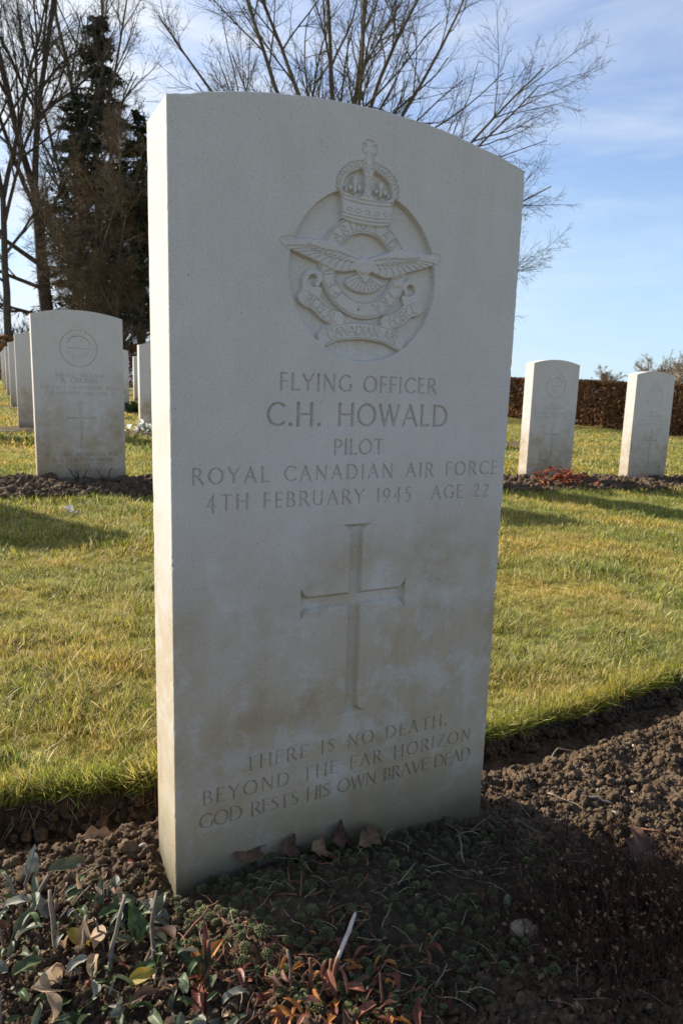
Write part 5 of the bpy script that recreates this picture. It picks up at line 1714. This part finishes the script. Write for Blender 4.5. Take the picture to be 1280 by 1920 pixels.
# ------------------------------------------------------------------ russet plants at the bottom
def lance(mat, seed, W=.20, curl=.8, fold=.8):
    return leaf_mesh('leaf', 1, W, mat, curl, fold, 2.0, seed, 10, 5, wav=.05)
RL = [lance(MAT['red_leaf'], 901, .15), lance(MAT['red_leaf'], 902, .34, 1.3), lance(MAT['orange_leaf'], 903, .25, 1.0), lance(MAT['orange_leaf'], 904, .3, 1.7), lance(MAT['deep_green'], 905, .24, .7), lance(MAT['oak_dark'], 906, .3, 1.5)]
rr_ = np.random.default_rng(93)
shoot = thing('red_shoot_plant', 'upright shoot of narrow pointed red and orange leaves below the headstone corner', 'plant', (-.006, -.112, Gs(-.006, -.112)))
for i, (az, pi_, L, k, h) in enumerate(((1.0, 1.3, .050, 0, .006), (1.9, 1.2, .032, 2, .002), (.5, 1.1, .042, 2, .004), (3.0, .5, .034, 0, .004), (4.2, .6, .036, 1, .004), (5.3, .7, .034, 0, .006), (.1, .55, .034, 3, .006), (2.5, .95, .036, 4, .010), (1.2, 1.2, .036, 4, .012), (4.7, .35, .04, 1, .0))):
    add_leaf(shoot, RL[k], (-.006 + rr_.normal(0, .003), -.112 + rr_.normal(0, .003), Gs(-.006, -.112) + .002 + h * .6), L, az, pi_, rr_.normal(0, .4))
obj('stem', tube_mesh('stem', stem_pts((0, 0, -.004), (.010, .012, .032), 6, .02, 0, 911), np.linspace(.0022, .0016, 6), MAT['red_stem']), shoot)
stalks = thing('cut_stalk_plant', 'dying plant of russet leaves with brown cut stalks and one long pale broken stalk', 'plant', (.080, -.165, Gs(.08, -.165)))
o3 = np.array([.080, -.165, Gs(.08, -.165)])
z = o3[2]
kn = np.array([.100, -.160, .026])
obj('stalk', tube_mesh('stalk', stem_pts((.080, -.171, z - .004), kn, 7, .02, 0, 921) - o3, [.0020, .0019, .0021, .0018, .0019, .0019, .0024], MAT['red_stem'], 8), stalks)
pale = obj('stalk', tube_mesh('stalk', stem_pts(kn, (.1235, -.1465, .052), 6, .006, 0, 922) - o3, [.0018, .0019, .0020, .0020, .0019, .0012], MAT['pale_stem'], 8), stalks)
pale['label'] = 'bare pale upper half of the broken stalk'
for i, (x, y, dx, dy, L, rd) in enumerate(((.060, -.156, .002, .018, .038, .0016), (.074, -.166, .003, .014, .036, .0019), (.056, -.160, -.008, .016, .026, .0017), (.088, -.165, .008, .010, .030, .0017), (.045, -.165, .0, .014, .028, .0016), (.122, -.197, .002, .006, .036, .0013))):
    obj('stalk', tube_mesh('stalk', stem_pts((x, y, z - .004), (x + dx, y + dy, z + L), 7, .025, 0, 930 + i) - o3, np.linspace(rd, rd * .8, 7), MAT['red_stem' if i != 0 else 'stem'], 7), stalks)
for i in range(190):
    x, y = .085 + rr_.normal(0, .044), -.180 + rr_.normal(0, .028)
    k = rr_.choice([0, 1, 1, 2, 3, 5, 0])
    add_leaf(stalks, RL[k], (x, y, Gs(x, y) + rr_.uniform(.002, .026)), rr_.uniform(.009, .025), rr_.uniform(0, 6.28), rr_.uniform(-.3, 1.3), rr_.normal(0, .7))
for (x, y, h, L, az, pi_, k) in ((.024, -.156, .014, .040, .15, .25, 1), (.063, -.140, .018, .019, 3.0, .4, 4), (.066, -.140, .018, .020, .3, .4, 2)):
    add_leaf(stalks, RL[k], (x, y, z + h), L, az, pi_, .2)
gp = thing('green_leaved_seedling', 'small seedling with pointed green leaves at the bottom of the bed', 'plant', (.106, -.186, Gs(.106, -.186)))
for (az, pi_, L, k) in ((2.7, .75, .032, 4), (.55, .9, .046, 4), (1.0, 1.0, .040, 4), (4.2, .6, .026, 2), (3.6, .9, .024, 2), (5.4, .6, .028, 0)):
    add_leaf(gp, RL[k], (.106, -.186, Gs(.106, -.186) + .010), L * .8, az, pi_, .2)
obj('stem', tube_mesh('stem', stem_pts((0, 0, -.004), (.001, .002, .020), 4, .02, 0, 941), np.linspace(.0016, .0012, 4), MAT['red_stem']), gp)

nl = 900
lx = np.where(rr_.random(nl) < .55, rr_.uniform(-.26, -.02, nl), rr_.normal(.07, .06, nl))
ly = np.where(lx < -.02, rr_.uniform(-.22, .06, nl), rr_.normal(-.16, .04, nl))
flk = [leaf_mesh('flake', 1, w_, MAT[m_], c_, .6, 1.2, 600 + q_, 6, 3, wav=.12) for q_, (w_, m_, c_) in enumerate(((.5, 'tan', 1.2), (.35, 'oak', 1.5), (.3, 'oak_dark', .8), (.4, 'red_leaf', 1.6), (.15, 'straw', .5), (.5, 'sage', .8)))]
scatter('leaf_litter_debris', np.stack([lx, ly, bed_z(lx, ly) + soil_relief(lx, ly) + rr_.uniform(.001, .010, nl)], 1), np.stack([rr_.normal(0, .7, nl), rr_.normal(0, .6, nl), rr_.uniform(0, 6.28, nl)], 1), rr_.uniform(.005, .015, nl), flk, rr_.integers(0, 6, nl), kind='stuff')

# ------------------------------------------------------------------ dry heath shrub, lower right
sh = thing('dry_heath_shrub', 'dense dry red-brown twiggy shrub in the shade at the lower right', 'shrub', (.40, -.20, Gs(.40, -.20)))
o4 = np.array([.40, -.20, Gs(.40, -.20)])
n = 1500
x = .42 + rs.normal(0, .075, n)
y = -.215 + rs.normal(0, .050, n)
a = rs.uniform(0, 6.28, n)
tl = rs.uniform(.05, .75, n)
P, Rr = grow(np.stack([x, y, bed_z(x, y) - .003], 1) - o4, np.stack([np.cos(a) * tl + (x - .42) * 3, np.sin(a) * tl + (y + .215) * 3, np.ones(n)], 1), rs.uniform(.022, .062, n), rs.uniform(.0004, .0008, n), 6, .10, .02, rs, .5)
V, F = tubes(P, Rr, 3)
obj('twigs', npmesh('twigs', V, F, smooth=True, mat=MAT['heath']), sh, kind='stuff')
P2, d2, l2, r2x = sprout(P, Rr, np.full(n, .03), 5, .3, .4, 1.0, .2, .45, .8, rs)
P3, R3 = grow(P2, d2, l2, np.maximum(r2x, .0003), 4, .15, .02, rs, .6)
V, F = tubes(P3, R3, 3)
obj('twigs', npmesh('twigs', V, F, smooth=True, mat=MAT['heath']), sh, kind='stuff')
pts_ = P3[rs.random(len(P3)) < .14][:, -1]
m = len(pts_)
d1 = rs.normal(0, 1, (m, 3)); d1 /= np.linalg.norm(d1, axis=1, keepdims=True)
d2 = np.cross(d1, rs.normal(0, 1, (m, 3))); d2 /= np.linalg.norm(d2, axis=1, keepdims=True) + 1e-9
s = rs.uniform(.0016, .0036, (m, 1))
V = np.stack([pts_ - d1 * s, pts_ + d2 * s * .6, pts_ + d1 * s, pts_ - d2 * s * .6], 1).reshape(-1, 3)
obj('dry_leaves', npmesh('dry_leaves', V, np.arange(m * 4).reshape(-1, 4), mat=MAT['oak']), sh, kind='stuff')

# ------------------------------------------------------------------ small things in the rows behind
rq = np.random.default_rng(97)
rz = lambda x, y: float(lawn_z(x, y)) + .02
rpnt = thing('russet_plant', 'glossy red-brown leafy plant at the foot of a headstone on the right', 'plant', (2.92, 2.46, rz(2.92, 2.46)))
RM = [lance(MAT['russet_red'], 951, .42, .6, .4), lance(MAT['russet_red'], 952, .5, .9, .4), lance(MAT['orange_leaf'], 953, .4, .7, .4)]
for i in range(120):
    x, y = 2.92 + rq.normal(0, .09), 2.45 + rq.normal(0, .05)
    hgt = .012 + .10 * max(0, 1 - ((x - 2.91) / .18) ** 2) * rq.random()
    add_leaf(rpnt, RM[0 if rq.random() < .55 else (1 if rq.random() < .6 else 2)], (x, y, rz(x, y) + hgt), rq.uniform(.035, .06), rq.uniform(0, 6.28), rq.uniform(-.2, 1.1), rq.normal(0, .5))
snow = thing('white_flower_clump', 'clump of small white flowers in front of a distant headstone, left of the big one', 'flower', (1.16, 5.36, rz(1.16, 5.36)))
for i in range(46):
    x, y = 1.18 + rq.normal(0, .13), 5.36 + rq.normal(0, .05)
    o = obj('flower', leaf_mesh('flower', .05, .045, MAT['petal'], 1.2, .6, 1.2, 970, 6, 5) if i == 0 else bpy.data.meshes['flower'], snow, rot=(rq.normal(0, .6), rq.normal(0, .6), rq.uniform(0, 6)))
    o.location = Vector((x, y, rz(x, y) + rq.uniform(.01, .07))) - snow.location
for i in range(40):
    x, y = 1.18 + rq.normal(0, .13), 5.36 + rq.normal(0, .05)
    add_leaf(snow, RL[4], (x, y, rz(x, y)), rq.uniform(.05, .09), rq.uniform(0, 6.28), rq.uniform(.6, 1.4), 0)
tuf = thing('green_tuft', 'rounded green tuft of grassy leaves beside a distant headstone', 'plant', (1.66, 8.2, rz(1.66, 8.2)))
for i in range(90):
    add_leaf(tuf, RL[4], (1.66 + rq.normal(0, .08), 8.2 + rq.normal(0, .06), rz(1.66, 8.2)), rq.uniform(.12, .26), rq.uniform(0, 6.28), rq.uniform(.7, 1.5), 0)
for i, (x, y, lb) in enumerate(((.235, 2.67, 'small dead twiggy plant at the middle of the R. CRONIN stone base'), (.335, 2.66, 'small dead forked plant right of the middle of the R. CRONIN stone base'), (3.83, 2.66, 'spindly dry plant at the left foot of the headstone by the hedge'))):
    tp = thing('dead_sprig', lb, 'plant', (x, y, rz(x, y) - .01))
    for j in range(4):
        a = rq.uniform(-1.2, 1.2)
        L = rq.uniform(.04, .075)
        obj('twig', tube_mesh('twig', stem_pts((0, 0, 0), (math.sin(a) * L * .7, rq.normal(0, .01), L), 6, .05, 0, 990 + i * 10 + j), np.linspace(.003, .0016, 6), MAT['wood_dark'] if i < 2 else MAT['red_stem'], 5), tp)
tag(obj('paper_scrap', leaf_mesh('paper_scrap', .055, .035, MAT['paper'], 1.0, .5, 1.2, 985, 9, 7, wav=.3), None, (.095, 2.0, float(lawn_z(.1, 2.0)) + .030), (.3, -.15, .15)), 'crumpled pinkish-white scrap lying on the grass before the R. CRONIN stone', 'scrap')
